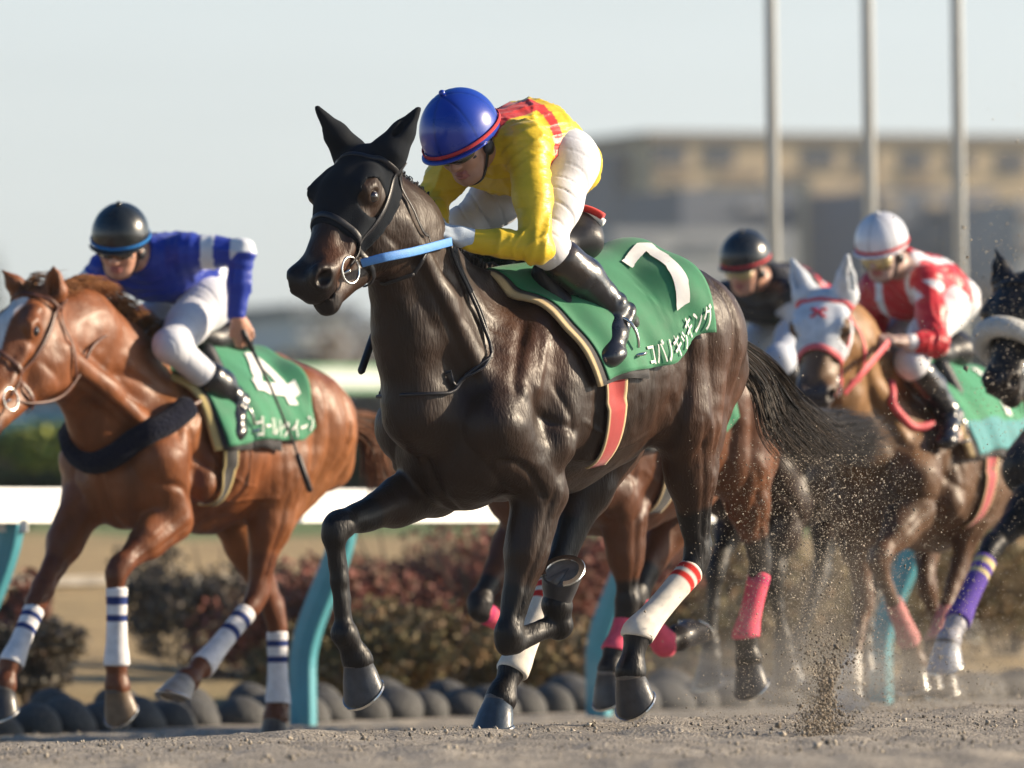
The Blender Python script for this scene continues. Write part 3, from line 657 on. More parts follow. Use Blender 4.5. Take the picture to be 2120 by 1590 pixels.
ground = mesh_np('ground', np.stack([GX.ravel(), GY.ravel(), GZ.ravel()], 1), GF, gm, None, GC); tag(ground, kind='structure')
def gh(x, y): return float(gz(np.array(x, float), np.array(y, float))[0])

M['white'] = mat('white_paint', (.80, .80, .76), rough=.4, noise=.05, nscale=6)
M['teal'] = mat('turquoise_paint', (.07, .30, .36), rough=.38, noise=.08, nscale=8)
M['palegreen'] = mat('pale_green_paint', (.30, .58, .34), rough=.45, noise=.05)
M['stone'] = mat('dark_rubber_stone', (.055, .055, .055), rough=.8, noise=.3, nscale=12, bump=.8, bscale=45, bdist=.01)
M['blocks'] = mat('concrete_blocks', (.27, .25, .22), rough=.9, noise=.35, nscale=4, bump=.8, bscale=20, bdist=.02)
M['pole'] = mat('pole_aluminium', (.52, .54, .53), rough=.45, metal=.0, noise=.04)
M['leaf'] = mat('leaves', attr=True, rough=.7, noise=.25, nscale=3, spec=.25)
M['bark'] = mat('bark', (.10, .075, .055), rough=.9, noise=.3, nscale=6)
def rp(t, off=0., z=0.): p = RP0+RT*t+RN*off; return A((p[0], p[1], z))
rail = empty('running_rail', (RP.x, RP.y, 0), 0, 'white running rail on curved turquoise posts along the inside of the track', 'rail')
base = A((RP.x, RP.y, 0)); b = MB(); rs = np.linspace(-9, 16, 40)
prof = [(-.10, 0), (-.085, .13), (-.03, .155), (.03, .155), (.085, .13), (.10, .10), (.10, 0)]       # aluminium rail section
RZ = .768; RO = -.24
vs = []; fs = []
for i, t in enumerate(rs):
    for (o, z) in prof: p = rp(t, RO+o*.55, RZ+z)-base; vs.append(p)
n = len(prof)
fs = [(i*n+k, i*n+(k+1) % n, (i+1)*n+(k+1) % n, (i+1)*n+k) for i in range(len(rs)-1) for k in range(n)]
b.add(vs, fs); b.build('rail', M['white'], rail, smooth=False)
for t in (-5.4, -2.7, 0, 2.66, 5.48, 8.3, 11.2, 14.2):
    b = MB(); pts = []; wd = []
    for z in np.linspace(-.2, .80, 22):
        o = RO*sm((z-.12)/.72)*1.0; pts.append(rp(t, float(o), z-.02)-base)
    N = [nrm(A((RT[0], RT[1], 0)))]*len(pts)
    b.ribbon(pts, [A((RN[0], RN[1], 0))*-1]*len(pts), .085, .115); o = b.build('post', M['teal'], rail, smooth=False)
    bv = o.modifiers.new('bevel', 'BEVEL'); bv.width = .012; bv.segments = 2
    b = MB(); b.box(rp(t, RO, RZ-.012)-base, (.14, .07, .05)); b.build('bracket', M['white'], rail, smooth=False)
# row of rounded stones behind the posts
def stone(c, r, seed, dark):
    s = SDF(); g = np.random.default_rng(seed); th = g.uniform(-.5, .5)
    ax = A([[math.cos(th), math.sin(th), 0], [-math.sin(th), math.cos(th), 0], [0, 0, 1]])
    rx = Matrix.Rotation(g.uniform(.15, .5), 3, 'Y'); ax = (A(rx) @ ax.T).T; s.ell((0, 0, r*.62), (r*g.uniform(1.05, 1.35), r*g.uniform(1.0, 1.3), r*g.uniform(.72, .92)), ax, .05)
    s.ell((g.uniform(-.3, .3)*r, g.uniform(-.3, .3)*r, r*.85), (r*.75, r*.8, r*.7), ax, .06)
    V, Fq = s.mesh(.014); V = V+(vnoise(V, 9, seed)*.012)[:, None]*nrm(A((1, 1, 1)))
    o = mesh_np('kerb_stone', V, Fq, M['stone']); o.location = c
    return o
k = 0; cntr = {}
for t in np.arange(-4.6, 9.0, .285):
    j = RNG.uniform(-.03, .03, 2); p = rp(t+j[0], .52+j[1]); o = stone((p[0], p[1], gh(p[0], p[1])-.035), RNG.uniform(.104, .122), k, 0)
    ps = [-5.56, -2.78, 0, 2.82, 5.7, 8.6]; pi = max(i for i in range(6) if ps[i] <= t+1.2 or i == 0); nxt = max([i for i in range(6) if ps[i] <= t] or [0]); nm = {0: 'left edge post', 1: 'left edge post', 2: 'post beside the chestnut horse', 3: 'second clear post', 4: 'third clear post', 5: 'fourth clear post'}[nxt]
    cntr[nxt] = cntr.get(nxt, 0)+1; o_ = ['first', 'second', 'third', 'fourth', 'fifth', 'sixth', 'seventh', 'eighth', 'ninth', 'tenth', 'eleventh', 'twelfth'][cntr[nxt]-1]
    tag(o, '%s rounded dark grey kerb stone to the right of the %s' % (o_, nm), 'stone', 'rounded stones along the rail'); k += 1
for i, t in enumerate(np.arange(-4.2, 6, .57)):
    p = rp(t, .86+RNG.uniform(-.04, .04)); o = stone((p[0], p[1], gh(p[0], p[1])+.005), RNG.uniform(.10, .12), 100+i, 1)
    tag(o, 'shaded dark stone in the back row behind the kerb stones, %s one from the left' % (['first', 'second', 'third', 'fourth', 'fifth', 'sixth', 'seventh', 'eighth', 'ninth', 'tenth', 'eleventh', 'twelfth', 'thirteenth', 'fourteenth', 'fifteenth', 'sixteenth', 'seventeenth', 'eighteenth', 'nineteenth', 'twentieth'][i]), 'stone', 'back row of stones')
# foliage
def leaves(name, blobs, n, size, cols, parent, seed=0, flatten=1.):
    g = np.random.default_rng(seed); V = []; Cc = []; w = np.array([b_[1][0]*b_[1][1]*b_[1][2] for b_ in blobs]); w = w/w.sum()
    bi = g.choice(len(blobs), n, p=w); dirs = g.normal(size=(n, 3)); dirs /= np.linalg.norm(dirs, axis=1)[:, None]; r = g.random(n)**.45
    c = np.array([blobs[i][0] for i in bi])+dirs*r[:, None]*np.array([blobs[i][1] for i in bi])
    keep = vnoise(c, 1.6/max(.3, size*6), seed) > -.35; c = c[keep]; n = len(c)
    a = g.normal(size=(n, 3)); a /= np.linalg.norm(a, axis=1)[:, None]; b_ = np.cross(a, g.normal(size=(n, 3))); b_ /= np.linalg.norm(b_, axis=1)[:, None]; s = size*g.uniform(.5, 1.3, n)[:, None]
    Q = np.stack([c-a*s, c+b_*s*.6, c+a*s, c-b_*s*.6], 1).reshape(-1, 3)
    ci = (vnoise(c, .9/max(.2, size*4), seed+3)*.5+.5+g.normal(size=n)*.25)*len(cols); ci = np.clip(ci.astype(int), 0, len(cols)-1)
    Cc = np.repeat(np.array(cols)[ci]*g.uniform(.7, 1.25, (n, 1)), 4, 0)
    return mesh_np(name, Q, np.arange(4*n).reshape(-1, 4), M['leaf'], parent, Cc, smooth=False)
def shrub(c, r, hgt, cols, label, n=2600, seed=0, size=.035, group='dry shrubs behind the rail', cat='shrub', name='shrub'):
    rt = empty(name, c, 0, label, cat, group); g = np.random.default_rng(seed+50)
    bl = [((g.uniform(-.6, .6)*r, g.uniform(-.5, .5)*r, hgt*g.uniform(.3, .75)), (r*g.uniform(.35, .6), r*g.uniform(.35, .6), hgt*g.uniform(.22, .36))) for _ in range(8)]
    leaves('foliage', bl, n, size, cols, rt, seed)
    b = MB()
    for _ in range(9):
        a = g.uniform(0, 6.28); b.tube([(0, 0, -.1), (.3*r*math.cos(a), .3*r*math.sin(a), hgt*.45), (.7*r*math.cos(a+.2), .6*r*math.sin(a+.2), hgt*.9)], [.02, .013, .004], 6)
    b.build('stem', M['bark'], rt); return rt
redc = [(.15, .075, .055), (.21, .08, .06), (.27, .095, .07), (.20, .13, .08)]; olive = [(.14, .12, .055), (.18, .145, .065), (.22, .14, .07), (.16, .125, .07)]; greyc = [(.09, .085, .07), (.15, .13, .11), (.12, .10, .07)]
for i, (u, vt, Z, r, cs, lb) in enumerate([
    (430, 1130, 50, .55, greyc, 'leafless grey shrub behind the chestnut horse hind legs'), (560, 1190, 48, .5, redc, 'low red brown shrub left of the near curved post'),
    (740, 1175, 48.5, .62, redc, 'red leaved shrub just right of the near curved post'), (860, 1095, 51, .75, redc, 'tall red shrub behind the raised foreleg'), (900, 1270, 46.5, .6, olive, 'olive brown low shrub below the red one'),
    (760, 1290, 46.2, .5, olive, 'yellow green low shrub beside the near curved post'), (1030, 1120, 50, .6, redc, 'russet shrub behind the knee with pink bandage'), (1180, 1110, 50.5, .6, redc, 'red shrub left of the second curved post'),
    (1120, 1290, 47, .6, olive, 'orange tinged shrub behind the upturned hoof'), (1370, 1080, 52, .6, redc, 'dull red shrub right of the second curved post'), (1390, 1260, 48.5, .6, olive, 'olive shrub behind the bandaged hock'),
    (1600, 1110, 53, .8, olive, 'large olive shrub seen through flying sand'), (1520, 1200, 51, .6, olive, 'tawny shrub by the pink hind bandage'), (1760, 1180, 54, .8, olive, 'brown shrub beyond the sand plume'), (1950, 1090, 56, .9, olive, 'tan green shrub beneath the far right horse'), (2080, 1100, 57, .9, olive, 'tan shrub at the far right edge'),
    (640, 1160, 50, .6, redc, 'red shrub hidden partly by the near curved post'), (950, 1150, 51, .7, redc, 'dark red shrub between the lead horse forelegs'), (1270, 1120, 52, .7, redc, 'red brown shrub behind the second curved post'), (1480, 1110, 53, .7, olive, 'brown olive shrub left of the sand plume'), (680, 1300, 46.3, .45, olive, 'small olive shrub at the foot of the near curved post'), (1240, 1300, 47.6, .5, olive, 'low ochre shrub by the second curved post'),
    (20, 1210, 46.5, .32, redc, 'small reddish shrub at the left edge by the post'), (60, 1290, 45.3, .34, greyc, 'grey twiggy shrub at the left edge')]):
    p = at(u, vt, Z); g0 = gh(p.x, p.y); shrub((p.x, p.y, g0), r, max(p.z-g0, .25)*1.12, cs, lb, 5200, i, size=.026)
# low block wall and terraces at the left
pw = at(20, 1190, 58); qw = at(640, 1190, 61); d = (qw-pw); L_ = d.length; ang = math.atan2(d.y, d.x)
wall = empty('stone_wall', (pw.x, pw.y, 0), ang, 'low grey stone block wall with a flat coping beyond the shrubs', 'wall'); zt = pw.z
b = MB(); g = np.random.default_rng(5); x = -.6
while x < L_:
    for zz in range(2):
        w_ = g.uniform(.28, .45); b.box((x+w_/2+zz*.1, 0, zt-.16-.11*zz*1.0-.0), (w_-.015, .3+g.uniform(-.03, .03), .105))
    x += .36
b.build('block_course', M['blocks'], wall, smooth=False)
b = MB(); b.box((L_/2-.3, 0, zt-.04), (L_+.8, .42, .06)); b.build('coping', M['blocks'], wall, smooth=False)
# hedge, turf rail, turquoise panel
def hedge(u0, u1, vt, Z, h, cols, label, seed, n=9000, name='hedge', cat='hedge', size=.06):
    a = at(u0, vt, Z); c = at(u1, vt, Z); Lh = c.x-a.x; rt = empty(name, ((a.x+c.x)/2, Z, a.z-h), 0, label, cat)
    bl = [((x, 0, h*.5), (.55, .4, h*.52)) for x in np.linspace(-Lh/2, Lh/2, max(2, int(Lh/.5)))]
    leaves('foliage', bl, n, size, cols, rt, seed); b = MB(); b.box((0, 0, h*.35), (Lh, .3, h*.6)); b.build('branches', M['bark'], rt, smooth=False); return rt
dkg = [(.022, .04, .02), (.035, .06, .028), (.05, .08, .03)]; yg = [(.16, .20, .04), (.24, .26, .05), (.12, .16, .04)]; tng = [(.10, .11, .05), (.14, .13, .07)]
hedge(-260, 330, 925, 86, .75, dkg, 'dark clipped hedge beyond the rail at the left', 31)
hedge(-150, 92, 885, 84, .4, yg, 'yellow green bush on top of the dark hedge at the left', 32, 3500, 'bush', 'bush')
hedge(560, 1400, 905, 98, .9, dkg, 'dark hedge below the distant white rail', 33)
pn = at(-200, 832, 95); qn = at(170, 832, 95); tp = empty('turquoise_barrier', ((pn.x+qn.x)/2, 95, pn.z-.62), 0, 'turquoise crash barrier panel above the hedge at the left', 'barrier')
b = MB(); b.box((0, 0, .22), (qn.x-pn.x, .12, .42)); b.build('panel', M['teal'], tp, smooth=False)
b = MB(); b.box((0, 0, .50), (qn.x-pn.x, .16, .10)); b.build('top_rail', mat('slate_paint', (.18, .30, .42), rough=.5), tp, smooth=False)
fa = at(560, 757, 112); fb = at(2400, 757, 112); fr_ = empty('turf_rail', (fa.x, 112, 0), math.radians(38), 'distant white rail with pale green edges across the infield', 'rail'); Lf = fb.x-fa.x
b = MB(); b.box((Lf/2, 0, fa.z-.155), (Lf, .12, .21)); b.build('rail', M['white'], fr_, smooth=False)
for zz in (-.025, -.29): b = MB(); b.box((Lf/2, 0, fa.z+zz), (Lf, .14, .05)); b.build('edge_strip', M['palegreen'], fr_, smooth=False)
for i in range(8): b = MB(); b.box((Lf*(i+.5)/8, .1, fa.z-1.0), (.04, .04, 1.5)); b.build('post', M['palegreen'], fr_, smooth=False)
# flagpoles
for i, (u, lb) in enumerate(((1599, 'left of the three tall pale flagpoles, above the black capped jockey'), (1799, 'middle one of the three tall pale flagpoles'), (1984, 'right of the three tall pale flagpoles, beside the dark horse'))):
    Z = 60; p = at(u, 300, Z); g0 = gh(p.x, Z); fp = empty('flagpole', (p.x, Z, g0), 0, lb, 'flagpole', 'flagpoles on the infield')
    b = MB(); b.tube([(0, 0, 0), (0, 0, 5), (0, 0, 9)], [.046, .040, .034], 20); b.build('pole', M['pole'], fp)
    b = MB(); b.tube([(0, 0, -.05), (0, 0, .12)], [.11, .09], 16); b.build('base', M['pole'], fp)
    b = MB(); b.sphere((0, 0, 9.03), .06, 8); b.build('finial', M['pole'], fp)
# distant buildings and trees
M['tan'] = mat('tan_wall', (.42, .33, .22), rough=.9, noise=.12, nscale=.3); M['brown'] = mat('brown_wall', (.17, .13, .10), rough=.9, noise=.15, nscale=.3)
M['slate'] = mat('slate_roof', (.10, .12, .155), rough=.7, noise=.15, nscale=.3); M['pane'] = mat('window_pane', (.03, .04, .06), rough=.2); M['greyw'] = mat('grey_wall', (.26, .27, .29), rough=.9, noise=.12, nscale=.3)
M['palew'] = mat('pale_wall', (.55, .56, .58), rough=.9, noise=.1, nscale=.3)
def bld(name, label, u0, u1, vt, Z, dep, m, rows, cat='building', win=True, vb=1000, roof=None, ww=34, gap=22):
    a = at(u0, vt, Z); c = at(u1, vt, Z); wdt = c.x-a.x; bz = at(u0, vb, Z).z if vb else 0; g0 = -1.0; rt = empty(name, ((a.x+c.x)/2, Z+dep/2, g0), math.radians(24), label, cat)
    b = MB(); b.box((0, 0, (a.z-g0)/2), (wdt, dep, a.z-g0)); b.build('wall', m, rt, smooth=False)
    if roof: b = MB(); b.box((0, 0, a.z-g0+.25), (wdt+.8, dep+.8, .5)); b.build('roof', roof, rt, smooth=False)
    px = Z/F; r_ = random.Random(int(u0)+int(vt))
    for (v0, v1, ww_, gp, mm) in rows:
        u = u0+8
        while u+ww_ < u1-4:
            if r_.random() < .86:
                w2 = ww_*r_.uniform(.8, 1.15); x = (u+w2/2-(u0+u1)/2)*px; z = at(u, (v0+v1)/2, Z).z-g0; hh = (v1-v0)*px
                b = MB(); b.box((x, -dep/2-.02, z), (w2*px, .12, hh)); f_ = b.build('window', M[mm], rt, smooth=False)
                b = MB(); b.box((x, -dep/2-.14, z-hh/2-.1), (w2*px+.3, .3, .14)); b.build('sill', m, f_, smooth=False)
            u += ww_+gp
    return rt
bld('apartment_block', 'wide tan apartment block under a dark flat roof behind the flagpoles', 1180, 2900, 306, 620, 14, M['tan'], [(320, 356, 66, 46, 'pane'), (372, 388, 90, 50, 'brown'), (416, 446, 56, 60, 'pane'), (470, 498, 74, 50, 'pane'), (524, 550, 60, 60, 'slate'), (580, 600, 60, 60, 'pane')], roof=M['brown'])
bld('terrace_block', 'dark brown upper storey wing at the left end of the apartment block', 1225, 1330, 318, 612, 6, M['slate'], [(340, 352, 30, 30, 'brown')])
bld('slate_house', 'blue grey roofed building in front of the apartment block, left of the flagpoles', 1330, 1600, 392, 560, 10, M['slate'], [(420, 432, 60, 70, 'greyw'), (520, 535, 60, 60, 'pane')])
bld('grey_house', 'low grey building behind the yellow jockey legs', 1180, 1600, 478, 540, 10, M['greyw'], [(500, 515, 90, 60, 'slate'), (590, 606, 50, 60, 'pane')])
bld('narrow_house', 'bluish building between the middle and right flagpoles', 1735, 2010, 395, 555, 10, M['slate'], [(412, 430, 44, 60, 'tan'), (480, 500, 50, 50, 'greyw')])
bld('tan_tower', 'tan tower block standing between the left and middle flagpoles', 1622, 1735, 372, 575, 8, M['tan'], [(400, 416, 26, 30, 'brown'), (450, 466, 26, 30, 'brown')])
bld('end_house', 'grey brown building at the right edge behind the dark horse', 2010, 2500, 420, 550, 10, M['greyw'], [(440, 460, 44, 50, 'brown'), (500, 520, 50, 50, 'brown')])
bld('low_warehouse', 'pale grey long building behind the chestnut horse rump', 120, 640, 690, 420, 12, M['greyw'], [(700, 716, 30, 26, 'pane')], roof=M['slate'])
bld('white_house', 'small pale house seen under the muzzle of the dark horse', 520, 640, 655, 400, 9, M['palew'], [(675, 692, 16, 16, 'pane')], roof=M['slate'])
bld('pale_house', 'pale blue house between the two leading horses', 660, 790, 680, 410, 9, M['palew'], [(700, 716, 18, 14, 'pane')], roof=M['slate'])
bld('long_shed', 'long grey blue shed above the far rail on the right', 1180, 2300, 690, 300, 9, M['greyw'], [(706, 720, 40, 40, 'slate')], roof=M['slate'])
def tree(u, vt, Z, r, cols, label, seed, n=1500):
    p = at(u, vt, Z); g0 = -.5; H_ = p.z-g0; rt = empty('tree', (p.x, Z, g0), 0, label, 'tree', 'trees on the skyline'); g = np.random.default_rng(seed)
    b = MB(); b.tube([(0, 0, 0), (.1, 0, H_*.4), (0, .1, H_*.8)], [r*.09, r*.06, r*.02], 8)
    for _ in range(6): a = g.uniform(0, 6.28); z0 = H_*g.uniform(.3, .6); b.tube([(0, 0, z0), (r*.4*math.cos(a), r*.4*math.sin(a), z0+H_*.15), (r*.75*math.cos(a), r*.75*math.sin(a), z0+H_*.28)], [r*.04, r*.025, r*.008], 6)
    b.build('trunk', M['bark'], rt)
    bl = [((g.uniform(-.55, .55)*r, g.uniform(-.55, .55)*r, H_*g.uniform(.42, .86)), (r*g.uniform(.3, .5), r*g.uniform(.3, .5), H_*g.uniform(.1, .17))) for _ in range(11)]
    leaves('crown', bl, n, r*.085, cols, rt, seed)
gt = [(.05, .065, .04), (.08, .09, .05), (.11, .10, .06)]; ot = [(.17, .11, .06), (.22, .15, .08), (.12, .09, .06)]; bt_ = [(.045, .06, .07), (.07, .085, .09)]
for i, (u, vt, Z, r, cs, lb) in enumerate([(-8, 455, 330, 1.1, gt, 'narrow tall dark tree at the left edge of the photo'), (68, 520, 420, .9, gt, 'thin grey green tree just right of the left edge'),
    (210, 600, 400, 3, ot, 'brown tree behind the chestnut horse neck'), (520, 640, 430, 2.6, bt_, 'bluish tree right of the blue jockey arm'), (590, 615, 450, 2.8, bt_, 'tall bluish tree under the dark muzzle'),
    (700, 620, 380, 2.2, ot, 'orange brown tree between the muzzle and the dark neck'), (755, 650, 400, 1.6, ot, 'small tawny tree beside the dark neck'), (940, 400, 600, 3, gt, 'dark tree seen between the jockey arm and neck'),
    (1850, 268, 640, 3.2, ot, 'rounded tree standing above the apartment roof'), (1790, 600, 350, 2.5, gt, 'dark green tree behind the white hooded horse'), (1560, 640, 330, 2.5, gt, 'green tree behind the black capped jockey'), (2080, 560, 380, 3, ot, 'brown tree at the right edge')]):
    tree(u, vt, Z, r, cs, lb, 200+i)
far = hedge(150, 2300, 742, 260, 5.5, [(.06, .075, .07), (.09, .10, .09), (.12, .10, .08)], 'long grey green hedge in front of the distant houses', 41, 14000, 'tall_hedge', 'hedge', .35)
# ---------------- riders ----------------
class Rider:
    def __init__(r, h, S):
        r.h = h; r.S = S; P = h.P; r.root = empty('person', h.O, h.rz, S['label'], 'jockey', 'jockeys')
        g = lambda k: P(*S[k]); r.k = S.get('k', 1.)
        r.head = g('head'); r.neck = g('neck'); r.pel = g('pelvis'); yw, pt, rl = [math.radians(a) for a in S['look']]
        f = A((math.cos(yw)*math.cos(pt), math.sin(yw)*math.cos(pt), -math.sin(pt))); l = A((-math.sin(yw), math.cos(yw), 0)); u = np.cross(f, l)
        u, l = u*math.cos(rl)+l*math.sin(rl), l*math.cos(rl)-u*math.sin(rl); r.f, r.l, r.u = f, l, u
        r.arm = {s: [P(*q) for q in S['arm'+s]] for s in 'LR'}; r.leg = {s: [P(*q) for q in S['leg'+s]] for s in 'LR'}
        r.chest = .5*(r.arm['L'][0]+r.arm['R'][0])*.8+.2*r.pel
        r.build()
    def H(r, a, b, c): return r.head+(r.f*a+r.l*b+r.u*c)*r.k
    def hand(r, b, w, kn, out, k):
        d = nrm(kn-w); n = nrm(out-d*(out@d)); ac = np.cross(n, d)         # n = back of hand, ac = across
        b.cone(w, w+d*.03, .024*k, .026*k, .02); b.ell(w+d*.055*k, (.045*k, .040*k, .017*k), [d, ac, n], .02)
        for i in range(4):
            L = (.9, 1.05, 1.0, .8)[i]; q = w+d*.09*k+ac*(i-1.5)*.021*k; cu = (.9, 1, 1.1, 1.15)[i]
            p1 = q+(d*.034*L-n*.010*cu)*k; p2 = p1+(d*.006-n*.028*L)*k; p3 = p2+(-d*.021*L-n*.005)*k
            b.chain([w+d*.065*k+ac*(i-1.5)*.019*k, q, p1, p2, p3], [.0105*k, .0108*k, .0098*k, .009*k, .0078*k], .006)
        t = w+d*.03*k-ac*.033*k; b.chain([t, t+(d*.032-ac*.012-n*.014)*k, t+(d*.062-ac*.0-n*.026)*k], [.013*k, .0115*k, .0095*k], .010)
    def build(r):
        S = r.S; k = r.k; Y = A((0, 1., 0)); H = r.H; sk = A(S.get('skin', (.50, .27, .19)))
        hx = [r.f, r.l, r.u]; b = SDF()
        b.ell(H(-.01, 0, .03), (.094*k, .074*k, .100*k), hx, .03); b.ell(H(.035, 0, -.045), (.052*k, .055*k, .070*k), hx, .04)
        b.ell(H(.062, 0, -.098), (.026*k, .026*k, .020*k), hx, .03); b.cone(H(.082, 0, .010), H(.104, 0, -.030), .010*k, .014*k, .015)
        for y in (-1, 1):
            b.ell(H(.096, y*.012, -.034), (.010*k, .009*k, .008*k), hx, .008); b.ell(H(.055, y*.038, -.025), (.025*k, .022*k, .020*k), hx, .03)
            b.ell(H(-.005, y*.080, -.015), (.020*k, .010*k, .032*k), hx, .008); b.ell(H(.075, y*.030, .013), (.016*k, .016*k, .011*k), hx, .012, True)
            b.cone(H(-.01, y*.052, -.04), H(.045, y*.034, -.09), .020*k, .018*k, .03)
        b.ell(H(.086, 0, -.062), (.013*k, .024*k, .0065*k), hx, .006); b.ell(H(.085, 0, -.075), (.012*k, .020*k, .007*k), hx, .006); b.ell(H(.099, 0, -.0685), (.010*k, .022*k, .002*k), hx, .004, True)
        nb = r.neck; b.cone(H(-.025, 0, -.05), nb, .056*k, .062*k, .03)
        ch = r.chest; pl = r.pel; mid = .5*(ch+pl)+A(S.get('arch', (0, 0, .03)))
        b.chain([nb, ch, mid, pl], [.06*k, .10*k, .085*k, .10*k], .06, flat=Y, fl=1.3)
        for s in 'LR':
            sh, el, wr, hn = r.arm[s]; b.chain([sh, el, wr], [.052*k, .038*k, .026*k], .03); b.chain([nb, sh], [.05*k, .05*k], .04)
            r.hand(b, wr, hn, A(S.get('hout'+s, (.3, .3 if s == 'L' else -.3, 1))), k)
            hp, kn, an, he, to = r.leg[s]; b.chain([pl, hp, kn, an], [.09*k, .085*k, .05*k, .032*k], .05); b.chain([an, .5*(he+to), to], [.03*k, .028*k, .022*k], .02)
        V, Fq = b.mesh(.0052); q = (V-r.head)/k; cf = q@r.f; cu = q@r.u; cl = q@r.l; c = np.tile(sk, (len(V), 1))*(1+.10*vnoise(V, 22, 3))[:, None]
        lip = (np.abs(cu+.067) < .014) & (np.abs(cl) < .026) & (cf > .075) & (cf < .14); c[lip] = (.36, .13, .11); br = (np.abs(cu-.03) < .006) & (np.abs(np.abs(cl)-.03) < .018) & (cf > .06); c[br] = (.06, .04, .03)
        r.body = mesh_np('body', V, Fq, M['skin'], r.root, c); r.sdf = b
        for y in (-1, 1): e = MB(); e.sphere(tuple(H(.068, y*.030, .012)), .0125*k, 8); e.build('eye', M['eye'], r.root)
        hr = SDF(); hr.ell(H(-.022, 0, .0), (.088*k, .082*k, .085*k), hx, .02); hr.ell(H(.07, 0, -.04), (.075*k, .2*k, .085*k), hx, .01, True)
        V, Fq = hr.mesh(.007); mesh_np('hair', V, Fq, M['hair'], r.root, np.tile(A(S.get('hair', (.02, .014, .01))), (len(V), 1)))
        # shirt
        t = SDF(); t.chain([nb+nrm(nb-ch)*.01, ch, mid, pl+nrm(pl-ch)*.02], [.066*k, .118*k, .115*k, .118*k], .07, flat=Y, fl=1.32)
        dor = A(S.get('back', (-.2, 0, 1))); dor = nrm(dor)
        t.cone(nb-dor*.0, mid+dor*.03, .07*k, .09*k, .07)
        for s in 'LR':
            sh, el, wr, hn = r.arm[s]; t.cone(ch+(sh-ch)*.5, sh, .085*k, .070*k, .05); t.chain([sh, .5*(sh+el), el], [.070*k, .059*k, .050*k], .035); t.chain([el, .5*(el+wr), wr-nrm(wr-el)*.01], [.050*k, .045*k, .034*k], .02)
            t.ell(el, (.051*k,)*3, None, .02)
        if 'neckcut' not in S: t.ell(nb+nrm(r.head-nb)*.06*k, (.058*k, .058*k, .058*k), None, .01, True)
        V, Fq = t.mesh(.0075); N = vnormals(V, Fq)
        fold = np.zeros(len(V)); sd_ = S.get('seed', 1)
        for (dv, fq, am) in ((A((1, .3, .8)), 30, .0085), (A((.2, .9, -1)), 38, .0065), (A((1, -.7, .1)), 22, .008)):
            ph = V@nrm(dv)*fq*1.6+3.2*vnoise(V, 5, sd_)+1.5*vnoise(V, 11, sd_+1); fold += am*(1-np.abs(np.sin(ph)))**3*np.clip(vnoise(V, 4, fq)*1.6+.3, 0, 1)
        for s in 'LR':                                 # gathers at the elbow and armpit
            for j, p in enumerate(r.arm[s][:2]):
                a1 = nrm(r.arm[s][j+1]-r.arm[s][j]); dd = np.linalg.norm(V-p, axis=1); fold += .0032*np.exp(-(dd/.10)**2)*np.sin((V@a1)*150+2*vnoise(V, 9, 7))
        V2 = V+N*fold[:, None]; r.shirt = mesh_np('shirt', V2, Fq, M['silk'], r.root, S['shirt'](r, V))
        # breeches
        t = SDF(); t.cone(.55*pl+.45*mid, pl, .105*k, .112*k, .05, flat=Y, fl=1.25)
        for s in 'LR':
            hp, kn, an, he, to = r.leg[s]; m_ = .5*(hp+kn); d = nrm(kn-hp)
            t.cone(pl+(hp-pl)*.6, hp, .106*k, .105*k, .07); t.chain([hp, m_, kn], [.100*k, .081*k, .058*k], .04); t.ell(kn, (.066*k,)*3, None, .02); t.chain([kn, kn+(an-kn)*S.get('bl', .42)], [.062*k, .056*k], .03)
        V, Fq = t.mesh(.006); N = vnormals(V, Fq); fold = np.zeros(len(V))
        for s in 'LR':
            hp, kn, an, he, to = r.leg[s]; a1 = nrm(kn-hp+A((0, 0, .05))); ph = (V@a1)*62+1.6*vnoise(V, 6, 5)+.6*vnoise(V, 14, 6); m_ = .5*(hp+kn); fold += -.0080*(1-np.abs(np.sin(ph)))**7*np.exp(-(np.linalg.norm(V-m_, axis=1)/.26)**2)*np.clip(.6+vnoise(V, 5, 8), 0, 1)
        mesh_np('breeches', V+N*fold[:, None], Fq, M['breech'], r.root, S['pants'](r, V) if callable(S.get('pants')) else np.tile(A(S.get('pants', (.60, .61, .66))), (len(V), 1)))
        # boots
        for s in 'LR':
            hp, kn, an, he, to = r.leg[s]; t = SDF(); top = kn+(an-kn)*S.get('bt', .22); d = nrm(an-kn); fwv = nrm(to-he); bk = -nrm(fwv-d*(fwv@d))
            t.chain([top, top+(an-top)*.35+bk*.012, an-d*.05, an], [.066*k, .066*k, .050*k, .047*k], .02)
            t.cone(top, top+(an-top)*.28, .070*k, .067*k, .004)
            t.chain([an, .5*(an+to), to-fwv*.03], [.047*k, .044*k, .036*k], .02); t.cone(he+fwv*.025, an, .030*k, .036*k, .02); t.ell(to-fwv*.035, (.06*k, .046*k, .032*k), [fwv, Y, np.cross(fwv, Y)], .02)
            sl = he-d*-.012; t.cone(he+d*.018, he+fwv*.03+d*.018, .026*k, .026*k, .003)
            V, Fq = t.mesh(.0065); N = vnormals(V, Fq); dn = np.linalg.norm(V-an, axis=1); fold = .005*np.exp(-(dn/.09)**2)*np.sin((V@d)*120+2*vnoise(V, 12, 4))
            tt = (V-top)@d/np.linalg.norm(an-top); c = np.tile(A((.010, .011, .016)), (len(V), 1)); c[tt < .27] = S.get('boottop', (.022, .016, .014))
            bo = mesh_np('boot', V+N*fold[:, None], Fq, M['boot'], r.root, c)
